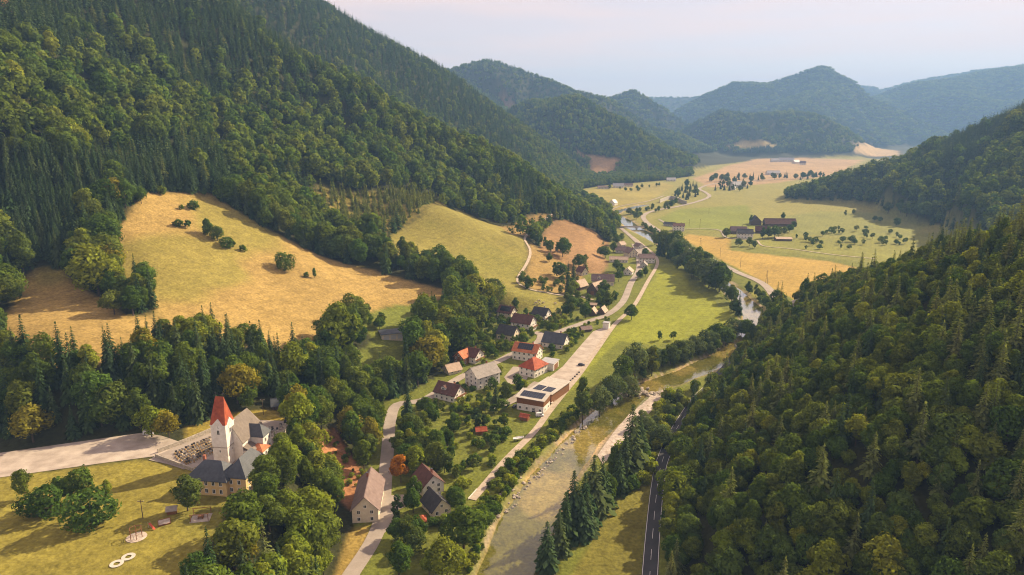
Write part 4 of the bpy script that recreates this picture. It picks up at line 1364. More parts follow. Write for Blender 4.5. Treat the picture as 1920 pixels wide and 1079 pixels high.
def limbs_mb(h, r, rad, seed):
    rr = random.Random(seed)
    mb = trunk_mb(h * .62, r)
    for k in range(6):
        a = k * 1.05 + rr.uniform(-.3, .3)
        z0 = h * rr.uniform(.24, .45)
        mb.tube((0, 0, z0), (math.cos(a) * rad * .6, math.sin(a) * rad * .6, z0 + h * rr.uniform(.16, .3)), r * .45, r * .12, 5)
    return mb

KINDS = {}                                   # kind -> list of (crown mesh, trunk mesh, height)
def add_kind(kind, geos, mat, trunk):
    KINDS[kind] = []
    for i, (V, tone, h) in enumerate(geos):
        KINDS[kind].append((crown_mesh('crown', V, mat, tone), trunk(h, i).mesh('trunk', MATS['bark']), h))
def gb_(seeds, **k):
    o = []
    for i, s in enumerate(seeds):
        h = k.get('hgt', 17) * (1, .86, 1.12)[i % 3]
        o.append((*broad_geo(s, **{**k, 'hgt': h, 'rad': k.get('rad', 5.4) * (1, 1.14, .82, .92)[i % 4], 'pointy': k.get('pointy', 0) + (0, .35, .15)[i % 3]}), h))
    return o
BT = lambda h, i: limbs_mb(h, .30, 4.5, i)
ST = lambda h, i: trunk_mb(h * .93, .30, .12)
add_kind('broadleaf_tree', gb_([1, 2, 3, 4, 5, 6], nleaf=2300, leaf=.56, base=.10), 'leaf_broad', BT)
add_kind('beech_tree', gb_([101, 102, 103, 104, 105, 106], nleaf=2300, leaf=.56, base=.12, rad=5.2, nblob=30), 'leaf_beech', BT)
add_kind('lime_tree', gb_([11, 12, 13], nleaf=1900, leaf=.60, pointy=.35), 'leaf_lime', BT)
add_kind('willow_tree', gb_([21, 22, 23], nleaf=2300, leaf=.56, base=.0, rad=6.0, nblob=26), 'leaf_willow', BT)
add_kind('round_bush', gb_([25, 26, 27], hgt=10, rad=4.4, nleaf=1600, leaf=.48, base=.0, nblob=22), 'leaf_broad', lambda h, i: trunk_mb(h * .6, .2))
add_kind('orange_tree', gb_([31], nleaf=1900, leaf=.6), 'leaf_orange', BT)
add_kind('yellow_tree', gb_([35, 36], nleaf=1900, leaf=.6, pointy=.3), 'leaf_yellow', BT)
add_kind('spruce_tree', [(*spruce_geo(s, hgt=23, rad=3.6 + .2 * (s % 3), whorls=28, nb=10), 23) for s in (41, 42, 43, 44)], 'leaf_spruce', ST)
add_kind('larch_tree', [(*spruce_geo(s, hgt=23, rad=4.7, whorls=26, nb=10, base=.12, droop=.15, jag=.45, sparse=.08, sprays=4), 23) for s in (51, 52, 53)], 'leaf_larch', ST)
add_kind('shrub', gb_([61, 62, 63], hgt=4.2, rad=2.3, nleaf=420, leaf=.42, base=.0, nblob=9), 'leaf_broad', lambda h, i: trunk_mb(h * .6, .08))
add_kind('lime_shrub', gb_([64, 65], hgt=4.2, rad=2.3, nleaf=420, leaf=.42, base=.0, nblob=9), 'leaf_lime', lambda h, i: trunk_mb(h * .6, .08))
add_kind('fruit_tree', gb_([66, 67, 68], hgt=6.5, rad=2.7, nleaf=520, leaf=.42, base=.25, nblob=10), 'leaf_broad', lambda h, i: limbs_mb(h, .14, 2, i))
add_kind('young_spruce', [(*spruce_geo(s, hgt=7, rad=1.5, whorls=11, nb=7, base=.02, sprays=2), 7) for s in (71, 72)], 'leaf_young', lambda h, i: trunk_mb(h * .9, .08))
add_kind('cypress', gb_([75], hgt=9, rad=1.7, nleaf=600, leaf=.4, base=.02, nblob=14, pointy=.75), 'leaf_spruce', lambda h, i: trunk_mb(h * .6, .12))

# coarser shapes for the distant woods
FAR = {}
def far_kind(kind, geos, mat):
    FAR[kind] = [crown_mesh('crown', V, mat, t) for V, t in geos]
far_kind('broadleaf_tree', [broad_geo(s, nleaf=300, leaf=1.25, nblob=12, base=.1) for s in (81, 82, 83)], 'leaf_broad')
far_kind('beech_tree', [broad_geo(s, nleaf=300, leaf=1.25, nblob=12, base=.1, rad=5.8) for s in (181, 182, 183)], 'leaf_beech')
far_kind('spruce_tree', [spruce_geo(s, hgt=23, rad=3.5, whorls=13, nb=7, sprays=2) for s in (84, 85, 86)], 'leaf_spruce')
far_kind('larch_tree', [spruce_geo(s, hgt=23, rad=3.9, whorls=12, nb=7, sprays=2, base=.12, droop=.15, jag=.5) for s in (87, 88)], 'leaf_larch')
def clump(seed, kind):
    rg = np.random.default_rng(seed)
    Vs, ts = [], []
    for k in range(5):
        if kind == 's':
            V, t = spruce_geo(seed * 9 + k, hgt=22, rad=3.8, whorls=7, nb=6, sprays=1)
        else:
            V, t = broad_geo(seed * 9 + k, nleaf=70, leaf=2.3, nblob=7, base=.05, rad=5.8)
        V = V * rg.uniform(.75, 1.15)
        V[:, :2] += rg.uniform(-7, 7, 2)
        Vs.append(V); ts.append(t * rg.uniform(.75, 1.25))
    return np.concatenate(Vs), np.concatenate(ts)
far_kind('clump_s', [clump(s, 's') for s in (91, 92)], 'leaf_spruce')
far_kind('clump_b', [clump(s, 'b') for s in (93, 94)], 'leaf_beech')

NTREE = [0]
def tree(kind, x, y, h, label, group=None, variant=None, width=1.0, name=None, cat='tree', rz=None):
    v = KINDS[kind]
    cm, tm, h0 = v[NTREE[0] % len(v) if variant is None else variant % len(v)]
    NTREE[0] += 1
    nm_ = {'lime_tree': 'broadleaf_tree', 'yellow_tree': 'broadleaf_tree', 'orange_tree': 'broadleaf_tree', 'round_bush': 'broadleaf_tree', 'lime_shrub': 'shrub', 'cypress': 'cypress_tree'}
    o = bpy.data.objects.new(name or nm_.get(kind, kind), None)
    o.empty_display_size = .5
    o.location = (x, y, float(zt(x, y)) - .1)
    s = h / h0
    o.scale = (s * width, s * width, s)
    o.rotation_euler = (0, 0, random.uniform(0, 6.28) if rz is None else rz)
    link(o)
    tag(o, label, cat, group)
    link(bpy.data.objects.new('crown', cm), o)
    link(bpy.data.objects.new('trunk', tm), o)
    return o

def blocked(x, y, pad=1.5, river=True):
    x = np.asarray(x, float)
    y = np.asarray(y, float)
    m = np.zeros(x.shape, bool)
    for fx, fy, r, a_, hl, hw in FOOT:
        near = (np.abs(x - fx) < r + 6) & (np.abs(y - fy) < r + 6)
        dx, dy = x - fx, y - fy
        lx, ly = dx * math.cos(a_) + dy * math.sin(a_), -dx * math.sin(a_) + dy * math.cos(a_)
        m |= near & (np.abs(lx) < hl + pad) & (np.abs(ly) < hw + pad)
    for P, hw in LINES:
        lo, hi = P.min(0) - 12, P.max(0) + 12
        c_ = (x > lo[0]) & (x < hi[0]) & (y > lo[1]) & (y < hi[1]) & ~m
        if c_.any():
            d, _ = seg_dist(x[c_], y[c_], P)
            mm = m[c_]
            mm |= d < hw + pad
            m[c_] = mm
    for p in POLYS:
        m |= inside(x, y, p)
    if river:
        d, par = seg_dist(x, y, RIVER)
        m |= d < np.interp(par, np.arange(len(RIVER)), RIVER_W) + 2.0 + pad * .3
    return m

# --- single trees that can be pointed out
SINGLE = []
def one(kind, u, v, h, label, width=1.0, group=None, name=None, cat='tree'):
    x, y = G(u, v)
    SINGLE.append((x, y, 2.2 * h / 17 * width))
    return tree(kind, x, y, h, label, group, width=width, name=name, cat=cat)
one('broadleaf_tree', 49, 936, 12, 'slim dark tree at the left end of the lawn cluster', .9)
one('round_bush', 80, 968, 10.5, 'round dark tree at the front left of the lawn cluster', 1.15)
one('fruit_tree', 112, 940, 9.5, 'small open tree at the back of the lawn cluster', 1.3)
one('round_bush', 148, 942, 12.5, 'tall tree at the back right of the lawn cluster', 1.0)
one('round_bush', 174, 984, 12.5, 'largest grey green tree at the right of the lawn cluster', 1.1)
one('lime_tree', 203, 940, 8.5, 'bright green small tree at the right edge of the lawn cluster', .9)
one('broadleaf_tree', 352, 958, 14, 'round tree in front of the rectory windows', 1.15)
one('orange_tree', 752, 905, 13, 'orange autumn tree beside the village road', 1.05)
one('yellow_tree', 562, 800, 20, 'tall yellow green tree right of the church', .95)
one('yellow_tree', 318, 822, 12.5, 'dark conical yellowish tree beside the gravel lot', 1.0)
one('lime_tree', 285, 820, 14, 'round olive tree behind the gravel lot', 1.1)
one('spruce_tree', 766, 800, 24, 'tall dark spruce between road and first village house', 1.1)
one('spruce_tree', 520, 875, 15, 'slender dark conifer on the churchyard edge', .8)
one('spruce_tree', 1182, 890, 33, 'tallest dark spruce on the right river bank', 1.6)
one('broadleaf_tree', 1150, 905, 17, 'dark broad tree left of the tallest bank spruce', .9)
one('spruce_tree', 1112, 962, 25, 'broad spruce in the middle of the right bank row', 1.7)
one('spruce_tree', 1075, 990, 24, 'spruce second from the front in the right bank row', 1.6)
one('spruce_tree', 1025, 1072, 20, 'frontmost spruce of the right bank row', 1.6)
one('broadleaf_tree', 1140, 938, 12, 'small leafy tree beside the bank spruces', .9)
one('spruce_tree', 1090, 1010, 19, 'spruce tucked behind the front bank spruces', 1.5)
for u, v, h in [(1198, 860, 22), (1170, 905, 24), (1160, 925, 19), (1128, 950, 22), (1095, 985, 22), (1060, 1020, 21), (1048, 1040, 18), (1100, 1000, 17)]:
    one('spruce_tree', u, v, h, 'dark spruce filling the row between river and dark road', 1.5, 'right bank spruce row')
one('cypress', 894, 806, 12, 'dark columnar cypress in the garden left of the ring hedge', 1.25)
one('cypress', 907, 806, 8.5, 'shorter dark cypress next to the columnar one', 1.1)
one('spruce_tree', 930, 762, 15, 'spruce in front of the large white house', 1.1)
one('broadleaf_tree', 950, 748, 9, 'small round tree right of the spruce by the white house', 1.0)
one('broadleaf_tree', 974, 738, 10.5, 'round tree in front of the red roofed house', 1.0)
one('broadleaf_tree', 851, 816, 12, 'round tree on the garden lawn below the village', 1.1)
one('broadleaf_tree', 870, 1028, 17, 'big round tree beside the river at bottom centre', 1.2)
one('broadleaf_tree', 905, 1000, 12, 'olive tree leaning over the river bank at bottom centre', 1.0)
one('broadleaf_tree', 748, 1078, 13, 'round tree at the bottom edge right of the village road', 1.1)
one('lime_tree', 838, 1082, 14, 'bright green tree at the bottom edge near the river', 1.1)
one('lime_tree', 805, 1085, 11, 'yellow green tree at the bottom edge between two round trees', 1.1)
one('broadleaf_tree', 778, 938, 11, 'dark tree in front of the white gabled cottage', .95)
one('broadleaf_tree', 775, 962, 11, 'leafy tree beside the wooden gazebo', .9)
one('cypress', 745, 975, 11, 'dark cypress beside the paved yard', 1.2)
one('broadleaf_tree', 765, 1010, 10, 'dark bushy tree left of the gazebo', 1.0)
one('broadleaf_tree', 742, 1012, 8, 'low reddish bush tree by the road', 1.1)
one('broadleaf_tree', 1092, 792, 25, 'tall dark riverside tree below the parking lot', .85)
one('willow_tree', 1124, 782, 18, 'grey green willow right of the tall riverside tree', .95)
one('willow_tree', 1148, 757, 17, 'round willow above the river bend', 1.0)
one('broadleaf_tree', 1166, 730, 21, 'dark tree behind the riverside willows', .95)
one('willow_tree', 1190, 712, 24, 'tall pale willow beside the bright meadow', .95)
one('willow_tree', 1178, 744, 13, 'low willow at the water edge', 1.1)
one('broadleaf_tree', 1222, 705, 19, 'dark round tree at the start of the bank thicket', 1.1)
one('broadleaf_tree', 1132, 553, 14, 'large round tree in front of the big dark barn', 1.35)
one('broadleaf_tree', 1184, 600, 13, 'large dark tree between road and track', 1.1)
one('fruit_tree', 1236, 638, 7, 'small dark round tree on the bright meadow', 1.2)
one('fruit_tree', 1262, 638, 6, 'second small tree on the bright meadow near the thicket', 1.2)
one('round_bush', 535, 507, 13, 'lone round tree on the hay meadow', .95)
one('fruit_tree', 590, 522, 8, 'thin tree beside the small bush on the hay meadow', .8)
one('shrub', 574, 520, 4, 'small dark bush on the hay meadow', 1.0, cat='bush')
for u, v, h, w in [(335, 425, 5, 1.2), (352, 428, 6, 1.2), (340, 393, 3.8, 1), (364, 393, 6.5, 1.1), (390, 443, 13, 1.05), (408, 452, 11, 1.1), (425, 464, 7.5, 1.25), (435, 466, 6, 1.2), (456, 472, 5, 1.1), (303, 365, 6, 1.2), (384, 368, 6, 1.1)]:
    one('round_bush' if h > 7 else 'shrub', u, v, h, 'bush in the clump on the upper hay meadow', w, 'bushes on the hay meadow', name='meadow_bush', cat='bush')
for u, v, h, w, k in [(168, 420, 19, 1.1, 'b'), (185, 400, 20, 1.1, 'b'), (210, 392, 21, 1.0, 'y'), (236, 390, 22, 1.0, 'b'), (265, 382, 12, 1.1, 'b'), (160, 460, 18, 1.1, 'b'), (140, 480, 16, 1.1, 'b'), (180, 480, 17, 1.1, 'b'), (165, 520, 17, 1.1, 'b'),
                      (195, 520, 15, 1.1, 'b'), (205, 555, 17, 1.1, 'b'), (235, 575, 18, 1.25, 'b'), (250, 592, 17, 1.2, 'b'), (215, 590, 14, 1.2, 'b'), (190, 545, 14, 1.1, 'b'), (262, 580, 14, 1.1, 'b'), (150, 505, 15, 1.1, 'b'), (125, 495, 12, 1.1, 'b')]:
    one('broadleaf_tree' if k == 'b' else 'yellow_tree', u, v, h, 'broad tree in the wooded tongue that juts into the hay meadow', w, 'wooded tongue in the hay meadow')
for u, v, h in [(652, 590 + 20, 7), (667, 606, 6), (640, 618, 7), (688, 592, 9), (665, 586, 7), (628, 622, 7), (690, 614, 12), (712, 618, 9), (714, 606, 8), (718, 612, 9)]:
    one('fruit_tree' if h < 9 else 'broadleaf_tree', u, v, h, 'small tree near the triple garage', 1.1, 'trees near the triple garage')
# tree row between the two meadows
for k, t in enumerate(np.linspace(0, 1, 16)):
    u, v = 700 + (885 - 700) * t + random.uniform(-4, 4), 492 + (552 - 492) * t + random.uniform(-4, 4)
    one('broadleaf_tree', u, v, random.uniform(10, 16), 'tree in the row dividing the two hillside meadows', 1.0, 'tree row between the meadows')
# trees along the far bank of the river meadow
for k in range(46):
    t = k / 45
    u = 1235 + (1400 - 1235) * t
    v = 478 + (585 - 478) * t ** 1.05
    for rr in range(3):
        uu, vv = u + random.uniform(-9, 14), v - rr * 9 + random.uniform(-6, 3)
        x, y = G(uu, vv)
        if blocked(np.array([x]), np.array([y]), .5)[0]:
            continue
        one('spruce_tree' if (t < .3 and random.random() < .35) else random.choice(['broadleaf_tree', 'broadleaf_tree', 'willow_tree']), uu, vv, random.uniform(13, 29), 'tall tree in the dense riverside belt beside the bright meadow', 1.0, 'riverside belt')
for k in range(34):
    t = k / 33
    u = 1205 + (1405 - 1205) * t + random.uniform(-6, 6)
    v = 708 - 55 * t - 22 * math.sin(t * 3.1) * 0 + random.uniform(-16, 6) - 25 * t * t
    one('willow_tree' if random.random() < .6 else 'broadleaf_tree', u, v, random.uniform(9, 15), 'rounded willow in the thicket between meadow and river', 1.15, 'willow thicket')
# hamlet orchard, far farm trees
for u, v, h in [(1032, 470, 14), (1055, 478, 20), (1045, 470, 12), (1063, 470, 15), (1085, 500, 16), (1075, 524, 22), (1065, 520, 18), (1050, 520, 16), (1040, 512, 13), (1030, 488, 10), (1135, 480, 14), (1125, 478, 12), (1150, 470, 13), (1010, 455, 12), (1022, 462, 13), (1000, 450, 12),
                (1155, 455, 14), (1165, 450, 12), (1098, 490, 10), (1155, 505, 12), (1165, 512, 12), (1210, 515, 11), (1200, 520, 10), (1160, 525, 14), (1210, 480, 12)]:
    one('spruce_tree' if h in (22, 18) else 'broadleaf_tree', u, v + 4, h, 'tree on the orchard bank below the brown field', 1.05, 'orchard bank trees')
for k in range(22):
    one('fruit_tree', random.uniform(1000, 1085), random.uniform(528, 550), random.uniform(4.5, 7), 'small fruit tree in the orchard behind the long shed', 1.1, 'hamlet orchard')
for u, v, h in [(1405, 462, 12), (1415, 466, 10), (1385, 462, 10), (1430, 448, 16), (1440, 447, 17), (1452, 446, 17), (1460, 445, 15), (1470, 440, 12), (1362, 446, 13), (1408, 420, 14), (1468, 412, 12), (1480, 436, 12), (1488, 430, 12)]:
    one('broadleaf_tree', u, v, h, 'round tree around the far farm', 1.15, 'far farm trees')
for k in range(44):
    u = random.uniform(1490, 1700)
    v = random.uniform(432, 470) - (u - 1490) * .02
    one('fruit_tree', u, v, random.uniform(5, 9), 'orchard tree in the field right of the far farm', 1.15, 'far orchard')
for u, v, h in [(1585, 405, 10), (1600, 402, 9), (1640, 415, 9), (1650, 418, 10), (1680, 425, 14), (1665, 400, 18), (1688, 400, 24), (1700, 405, 24), (1735, 410, 26), (1750, 408, 26), (1765, 405, 24), (1720, 408, 20), (1780, 400, 22), (1800, 395, 20), (1815, 392, 24), (1840, 395, 22), (1860, 395, 22), (1880, 395, 24), (1900, 400, 22), (1830, 380, 20), (1855, 370, 22), (1890, 365, 22)]:
    one('broadleaf_tree', u, v, h, 'tree in the hazy grove below the far right hill', 1.2, 'hazy grove')

# --- gardens of the village, banks and hedges: countable shrubs and trees
def scatter_px(poly_px, n, kinds, label, group, hr, cat='tree', pad=1.2, mind=2.6, name=None, wr=(.9, 1.25)):
    poly = GP(poly_px)
    pa = np.array(poly)
    placed, tries = [], 0
    while len(placed) < n and tries < n * 30:
        tries += 1
        x = random.uniform(pa[:, 0].min(), pa[:, 0].max())
        y = random.uniform(pa[:, 1].min(), pa[:, 1].max())
        if not inside(np.array([x]), np.array([y]), poly)[0] or blocked(np.array([x]), np.array([y]), pad)[0]:
            continue
        if any((x - a) ** 2 + (y - b) ** 2 < mind ** 2 for a, b in placed) or any((x - a) ** 2 + (y - b) ** 2 < r * r for a, b, r in SINGLE):
            continue
        placed.append((x, y))
        k = random.choice(kinds)
        f = {'shrub': .55, 'lime_shrub': .55, 'fruit_tree': .75}.get(k, 1)
        tree(k, x, y, random.uniform(*hr) * f, label, group, width=random.uniform(*wr), cat='bush' if f == .55 else 'tree', name=name if f == .55 else None)
    SINGLE.extend((a, b, 1.5) for a, b in placed)
scatter_px([(1388, 540), (1430, 560), (1470, 585), (1450, 612), (1425, 592), (1405, 565)], 20, ['broadleaf_tree', 'shrub'], 'small tree on the far bank at the river bend', 'river bend trees', (6, 12), pad=.2)
scatter_px([(835, 700), (880, 640), (930, 590), (1000, 590), (1060, 590), (1090, 600), (1010, 640), (930, 680), (870, 705)], 135, ['shrub', 'fruit_tree', 'lime_shrub', 'fruit_tree', 'broadleaf_tree'], 'garden shrub or fruit tree among the upper village houses', 'upper village gardens', (4.5, 9))
scatter_px([(775, 765), (800, 745), (850, 728), (940, 692), (975, 700), (1000, 735), (960, 765), (900, 770), (840, 780)], 46, ['shrub', 'lime_shrub', 'shrub', 'fruit_tree', 'fruit_tree'], 'garden shrub or small tree around the large white house', 'white house gardens', (4, 9))
scatter_px([(1000, 650), (1095, 606), (1140, 592), (1150, 600), (1110, 618), (1050, 650), (1010, 665)], 24, ['shrub', 'lime_shrub'], 'low shrub on the verge between village road and parking lot', 'verge shrubs', (3, 5))
scatter_px([(1030, 640), (1100, 612), (1090, 640), (1060, 665), (1030, 672)], 26, ['shrub', 'lime_shrub', 'shrub'], 'garden shrub around the slate blue roofed house', 'slate house garden', (5, 9))
scatter_px([(1080, 560), (1140, 560), (1160, 570), (1100, 600), (1060, 605), (1050, 590)], 22, ['fruit_tree', 'shrub', 'broadleaf_tree'], 'tree in the garden of the two small steep barns', 'barn garden', (9, 15))
scatter_px([(760, 800), (800, 760), (850, 775), (900, 770), (960, 770), (990, 800), (940, 870), (890, 905), (850, 905), (800, 870), (765, 870)], 64, ['shrub', 'lime_shrub', 'shrub', 'fruit_tree', 'broadleaf_tree'], 'garden bush or tree between the village road and the track', 'lower gardens', (5, 10))
scatter_px([(740, 830), (770, 820), (830, 850), (835, 890), (780, 890), (745, 880)], 20, ['broadleaf_tree', 'lime_tree', 'broadleaf_tree'], 'dense leafy tree between the orange tree and the garden lawn', 'garden grove', (9, 14), mind=4)
scatter_px([(850, 930), (885, 905), (850, 985), (820, 1000), (780, 1040), (740, 1060), (730, 1030), (780, 1000), (830, 970)], 20, ['broadleaf_tree', 'shrub', 'lime_shrub'], 'bushy growth around the dark roofed cottage', 'cottage bushes', (5, 10))
scatter_px([(900, 950), (930, 900), (985, 850), (1040, 790), (1075, 770), (1085, 790), (1050, 835), (1000, 890), (950, 950), (915, 985)], 95, ['shrub', 'lime_shrub', 'shrub'], 'bush on the left river bank beside the track', 'left bank bushes', (4, 9), name='riverbank_bush', pad=.5, mind=1.8)
scatter_px([(870, 1079), (900, 1000), (930, 985), (915, 1040), (900, 1085)], 12, ['lime_shrub', 'shrub'], 'yellow green bush at the water edge bottom centre', 'front bank bushes', (3, 6), name='riverbank_bush', pad=.3, mind=2)
scatter_px([(1165, 850), (1205, 790), (1245, 750), (1310, 728), (1300, 745), (1262, 800), (1240, 855), (1225, 900), (1195, 925), (1160, 930)], 60, ['shrub', 'lime_shrub', 'lime_shrub', 'willow_tree'], 'bush on the right bank between river and dark road', 'right bank bushes', (6, 11), name='riverbank_bush', pad=.6, mind=2.4)
scatter_px([(1255, 455), (1215, 438), (1190, 425), (1205, 425), (1240, 440), (1275, 460)], 26, ['shrub', 'broadleaf_tree'], 'small tree on the river bank below the concrete bridge', 'upper river trees', (6, 11), pad=.2)
scatter_px([(1160, 405), (1195, 400), (1260, 380), (1290, 375), (1260, 390), (1195, 412), (1170, 420)], 34, ['broadleaf_tree', 'shrub'], 'tree in the line along the far reach of the river', 'far river trees', (7, 12), pad=.0, mind=4)
scatter_px([(1260, 372), (1285, 345), (1310, 350), (1318, 362), (1290, 378)], 26, ['broadleaf_tree', 'spruce_tree'], 'tree in the grove beside the far road bend', 'road bend grove', (12, 20), pad=.0, mind=6)
scatter_px([(1130, 352), (1180, 356), (1250, 345), (1255, 352), (1180, 362), (1130, 360)], 12, ['fruit_tree', 'broadleaf_tree'], 'tree in the far left field', 'far field trees', (8, 12), pad=0, mind=8)
scatter_px([(1340, 352), (1360, 345), (1410, 350), (1412, 358), (1370, 362), (1340, 360)], 20, ['broadleaf_tree', 'spruce_tree'], 'tree around the white roofed farm on the far plain', 'plain farm trees', (13, 18), pad=0, mind=7)
scatter_px([(1310, 345), (1340, 335), (1560, 330), (1560, 336), (1400, 342), (1330, 350)], 46, ['broadleaf_tree', 'broadleaf_tree', 'spruce_tree'], 'tree in the thin line across the far plain', 'far plain trees', (13, 20), pad=0, mind=10)
scatter_px([(600, 820), (640, 812), (690, 900), (685, 925), (655, 922), (615, 870)], 24, ['shrub', 'lime_shrub'], 'low bush on the bare orange bank above the road', 'bank bushes', (2, 4.5), pad=.3, mind=3)
scatter_px([(940, 425), (1010, 400), (1035, 404), (990, 442), (955, 438)], 40, ['young_spruce', 'shrub'], 'young tree on the replanted bank beside the farm track', 'replanted bank', (2.5, 5), pad=.5, mind=3)
scatter_px([(552, 374), (600, 355), (700, 364), (828, 374), (788, 398), (740, 428), (700, 447), (650, 440), (592, 400)], 290, ['young_spruce'], 'young spruce in the plantation above the middle meadow', 'spruce plantation', (8, 14), pad=0, mind=3.2, wr=(.9, 1.25))

# --- closed forest: the largest of each kind in the picture as things, the rest as one mass
def zone(px):
    return GP(px)
SPRUCE_Z = [zone([(0, 300), (120, 330), (200, 370), (160, 440), (110, 490), (60, 495), (0, 540)]), zone([(240, 300), (330, 275), (420, 290), (420, 365), (330, 360), (262, 356)])]
BROAD_Z = [zone([(0, 90), (120, 110), (300, 170), (450, 230), (640, 250), (850, 300), (850, 370), (600, 350), (430, 300), (330, 275), (240, 300), (120, 330), (0, 300)]),
           zone([(420, 290), (560, 370), (640, 445), (700, 500), (690, 505), (600, 475), (440, 390)])]
FOREST_IN = [zone([(560, 770), (640, 740), (700, 760), (712, 800), (706, 850), (690, 880), (640, 815), (590, 812), (555, 830), (545, 870), (515, 910), (470, 960), (440, 985), (430, 1040), (350, 1079), (300, 1100), (620, 1110), (650, 1010), (668, 960), (650, 940), (610, 880), (595, 830)])]
cand = {'x': [], 'y': [], 'k': [], 'h': []}
bands = [(150, 700, 5.0), (700, 1300, 6.2), (1300, 2300, 9.0), (2300, 3400, 15.0), (3400, 7000, 24.0), (7000, 10500, 60.0)]
FX, FY, FK, FH, FC = [], [], [], [], []
for y0, y1, sp in bands:
    xm_ = y1 * .86 + 60
    gx, gy = np.meshgrid(np.arange(-xm_, xm_, sp), np.arange(y0, y1, sp))
    gx = (gx + rng.uniform(-.45, .45, gx.shape) * sp).ravel()
    gy = (gy + rng.uniform(-.45, .45, gy.shape) * sp).ravel()
    ok = np.abs(gx) < gy * .84 + 50
    gx, gy = gx[ok], gy[ok]
    gz = zt(gx, gy)
    u, v, f = project(gx, gy, gz + 12)
    ok = (u > -160) & (u < 2080) & (v < 1190) & (v > -260) & visible(gx, gy, gz, 24 + .012 * gy)
    gx, gy, gz = gx[ok], gy[ok], gz[ok]
    r = np.hypot(gx, gy)
    wob = (fbm(gx, gy, 45, 51, 2) - .5) * (3 + r * .006), (fbm(gx, gy, 45, 57, 2) - .5) * (3 + r * .006)
    op = np.zeros(gx.shape, bool)
    for nm, (poly, c_, var, lev) in OPEN.items():
        op |= inside(gx + wob[0], gy + wob[1], poly) & ((gz < 7) | (not lev))
    inv = inside(gx, gy, VALLEY)
    hill = gz > np.where(gy < 700, .4, np.where(gy < 2300, 4, 9 + 18 * fbm(gx, gy, 180, 77, 3)))
    keep = np.where(inv | (gy > 2300), hill, True) & ~op
    keep &= ~inside(gx, gy, TERRACE) | (gy > 283)
    fin = np.zeros(gx.shape, bool)
    for z_ in FOREST_IN:
        fin |= inside(gx, gy, z_)
    keep |= fin & ~op
    if y1 <= 1300:
        keep &= ~blocked(gx, gy, 1.6)
        for a_, b2, rr in SINGLE:
            keep &= (gx - a_) ** 2 + (gy - b2) ** 2 > rr * rr
    gx, gy, gz = gx[keep], gy[keep], gz[keep]
    n = len(gx)
    # which kind grows where
    pn = fbm(gx, gy, 150, 81, 3)
    pc = np.clip(.55 + (gz - 130) / 300 + (pn - .5) * 2.2, .05, .94)
    pc = np.where(gy > 2300, np.clip(.45 + (pn - .5) * 2.5, .1, .9), pc)
    lower = (gz < 60) & (gx < 0) & (gy < 650)
    pc = np.where(lower, np.clip(.12 + (pn - .5) * .8, .03, .4), pc)
    for z_ in BROAD_Z:
        pc = np.where(inside(gx, gy, z_), .06, pc)
    for z_ in SPRUCE_Z:
        pc = np.where(inside(gx, gy, z_), .96, pc)
    pc = np.where(inside(gx, gy, FOREST_IN[0]), .0, pc)
    rh = (gx > 0) & (gy < 700)
    pc = np.where(rh, np.clip((gz - 34) / 75 + (pn - .5) * 1.6, .10, .64), pc)
    con = rng.random(n) < pc
    larch = con & rh & (rng.random(n) < .68) | con & ~rh & (rng.random(n) < .04)
    kd = np.where(larch, 2, np.where(con, 1, 0))
    hh = np.where(kd == 0, rng.uniform(12, 20, n), rng.uniform(14, 26, n)) * (1 + .15 * (pn - .5))
    hh = np.where(inside(gx, gy, FOREST_IN[0]), hh * .85, hh)
    hh = np.where(rh, np.where(kd == 0, rng.uniform(6.5, 13, n), rng.uniform(11, 21, n)), hh)
    big = ~rh & (kd == 0) & (gy > 380) & (gy < 1400)
    hh = np.where(big, hh * rng.uniform(1.15, 1.5, n), hh)
    drop = (kd == 0) & (rng.random(n) < (np.where(gx > 0, .15, np.where(gy > 380, .75, .63)) if y1 <= 700 else .66 if y1 <= 1300 else .2 if y1 <= 2300 else 0))
    gx, gy, kd, hh = gx[~drop], gy[~drop], kd[~drop], hh[~drop]
    n = len(gx)
    FX.append(gx); FY.append(gy); FK.append(kd); FH.append(hh); FC.append(np.full(n, 1 if y1 > 1300 + 1000 else 0))
FX, FY, FK, FH, FC = map(np.concatenate, (FX, FY, FK, FH, FC))
FZ = zt(FX, FY)
fu, fv, ff = project(FX, FY, FZ + FH * .6)
infr = (fu > -20) & (fu < 1940) & (fv > -20) & (fv < 1120) & visible(FX, FY, FZ, FH)
thing = np.zeros(len(FX), bool)
KN = ['beech_tree', 'spruce_tree', 'larch_tree']
for k in range(3):
    have = sum(1 for o in COL.objects if o.name.split('.')[0] == KN[k])
    c_ = np.where((FK == k) & infr & (FC == 0))[0]
    c_ = c_[np.argsort(ff[c_] / FH[c_])][:max(0, 300 - have)]
    thing[c_] = True
rdist = seg_dist(FX, FY, [tuple(p) for p in MR])[0]
crest = seg_dist(FX, FY, RIDGES[0][0])[0]
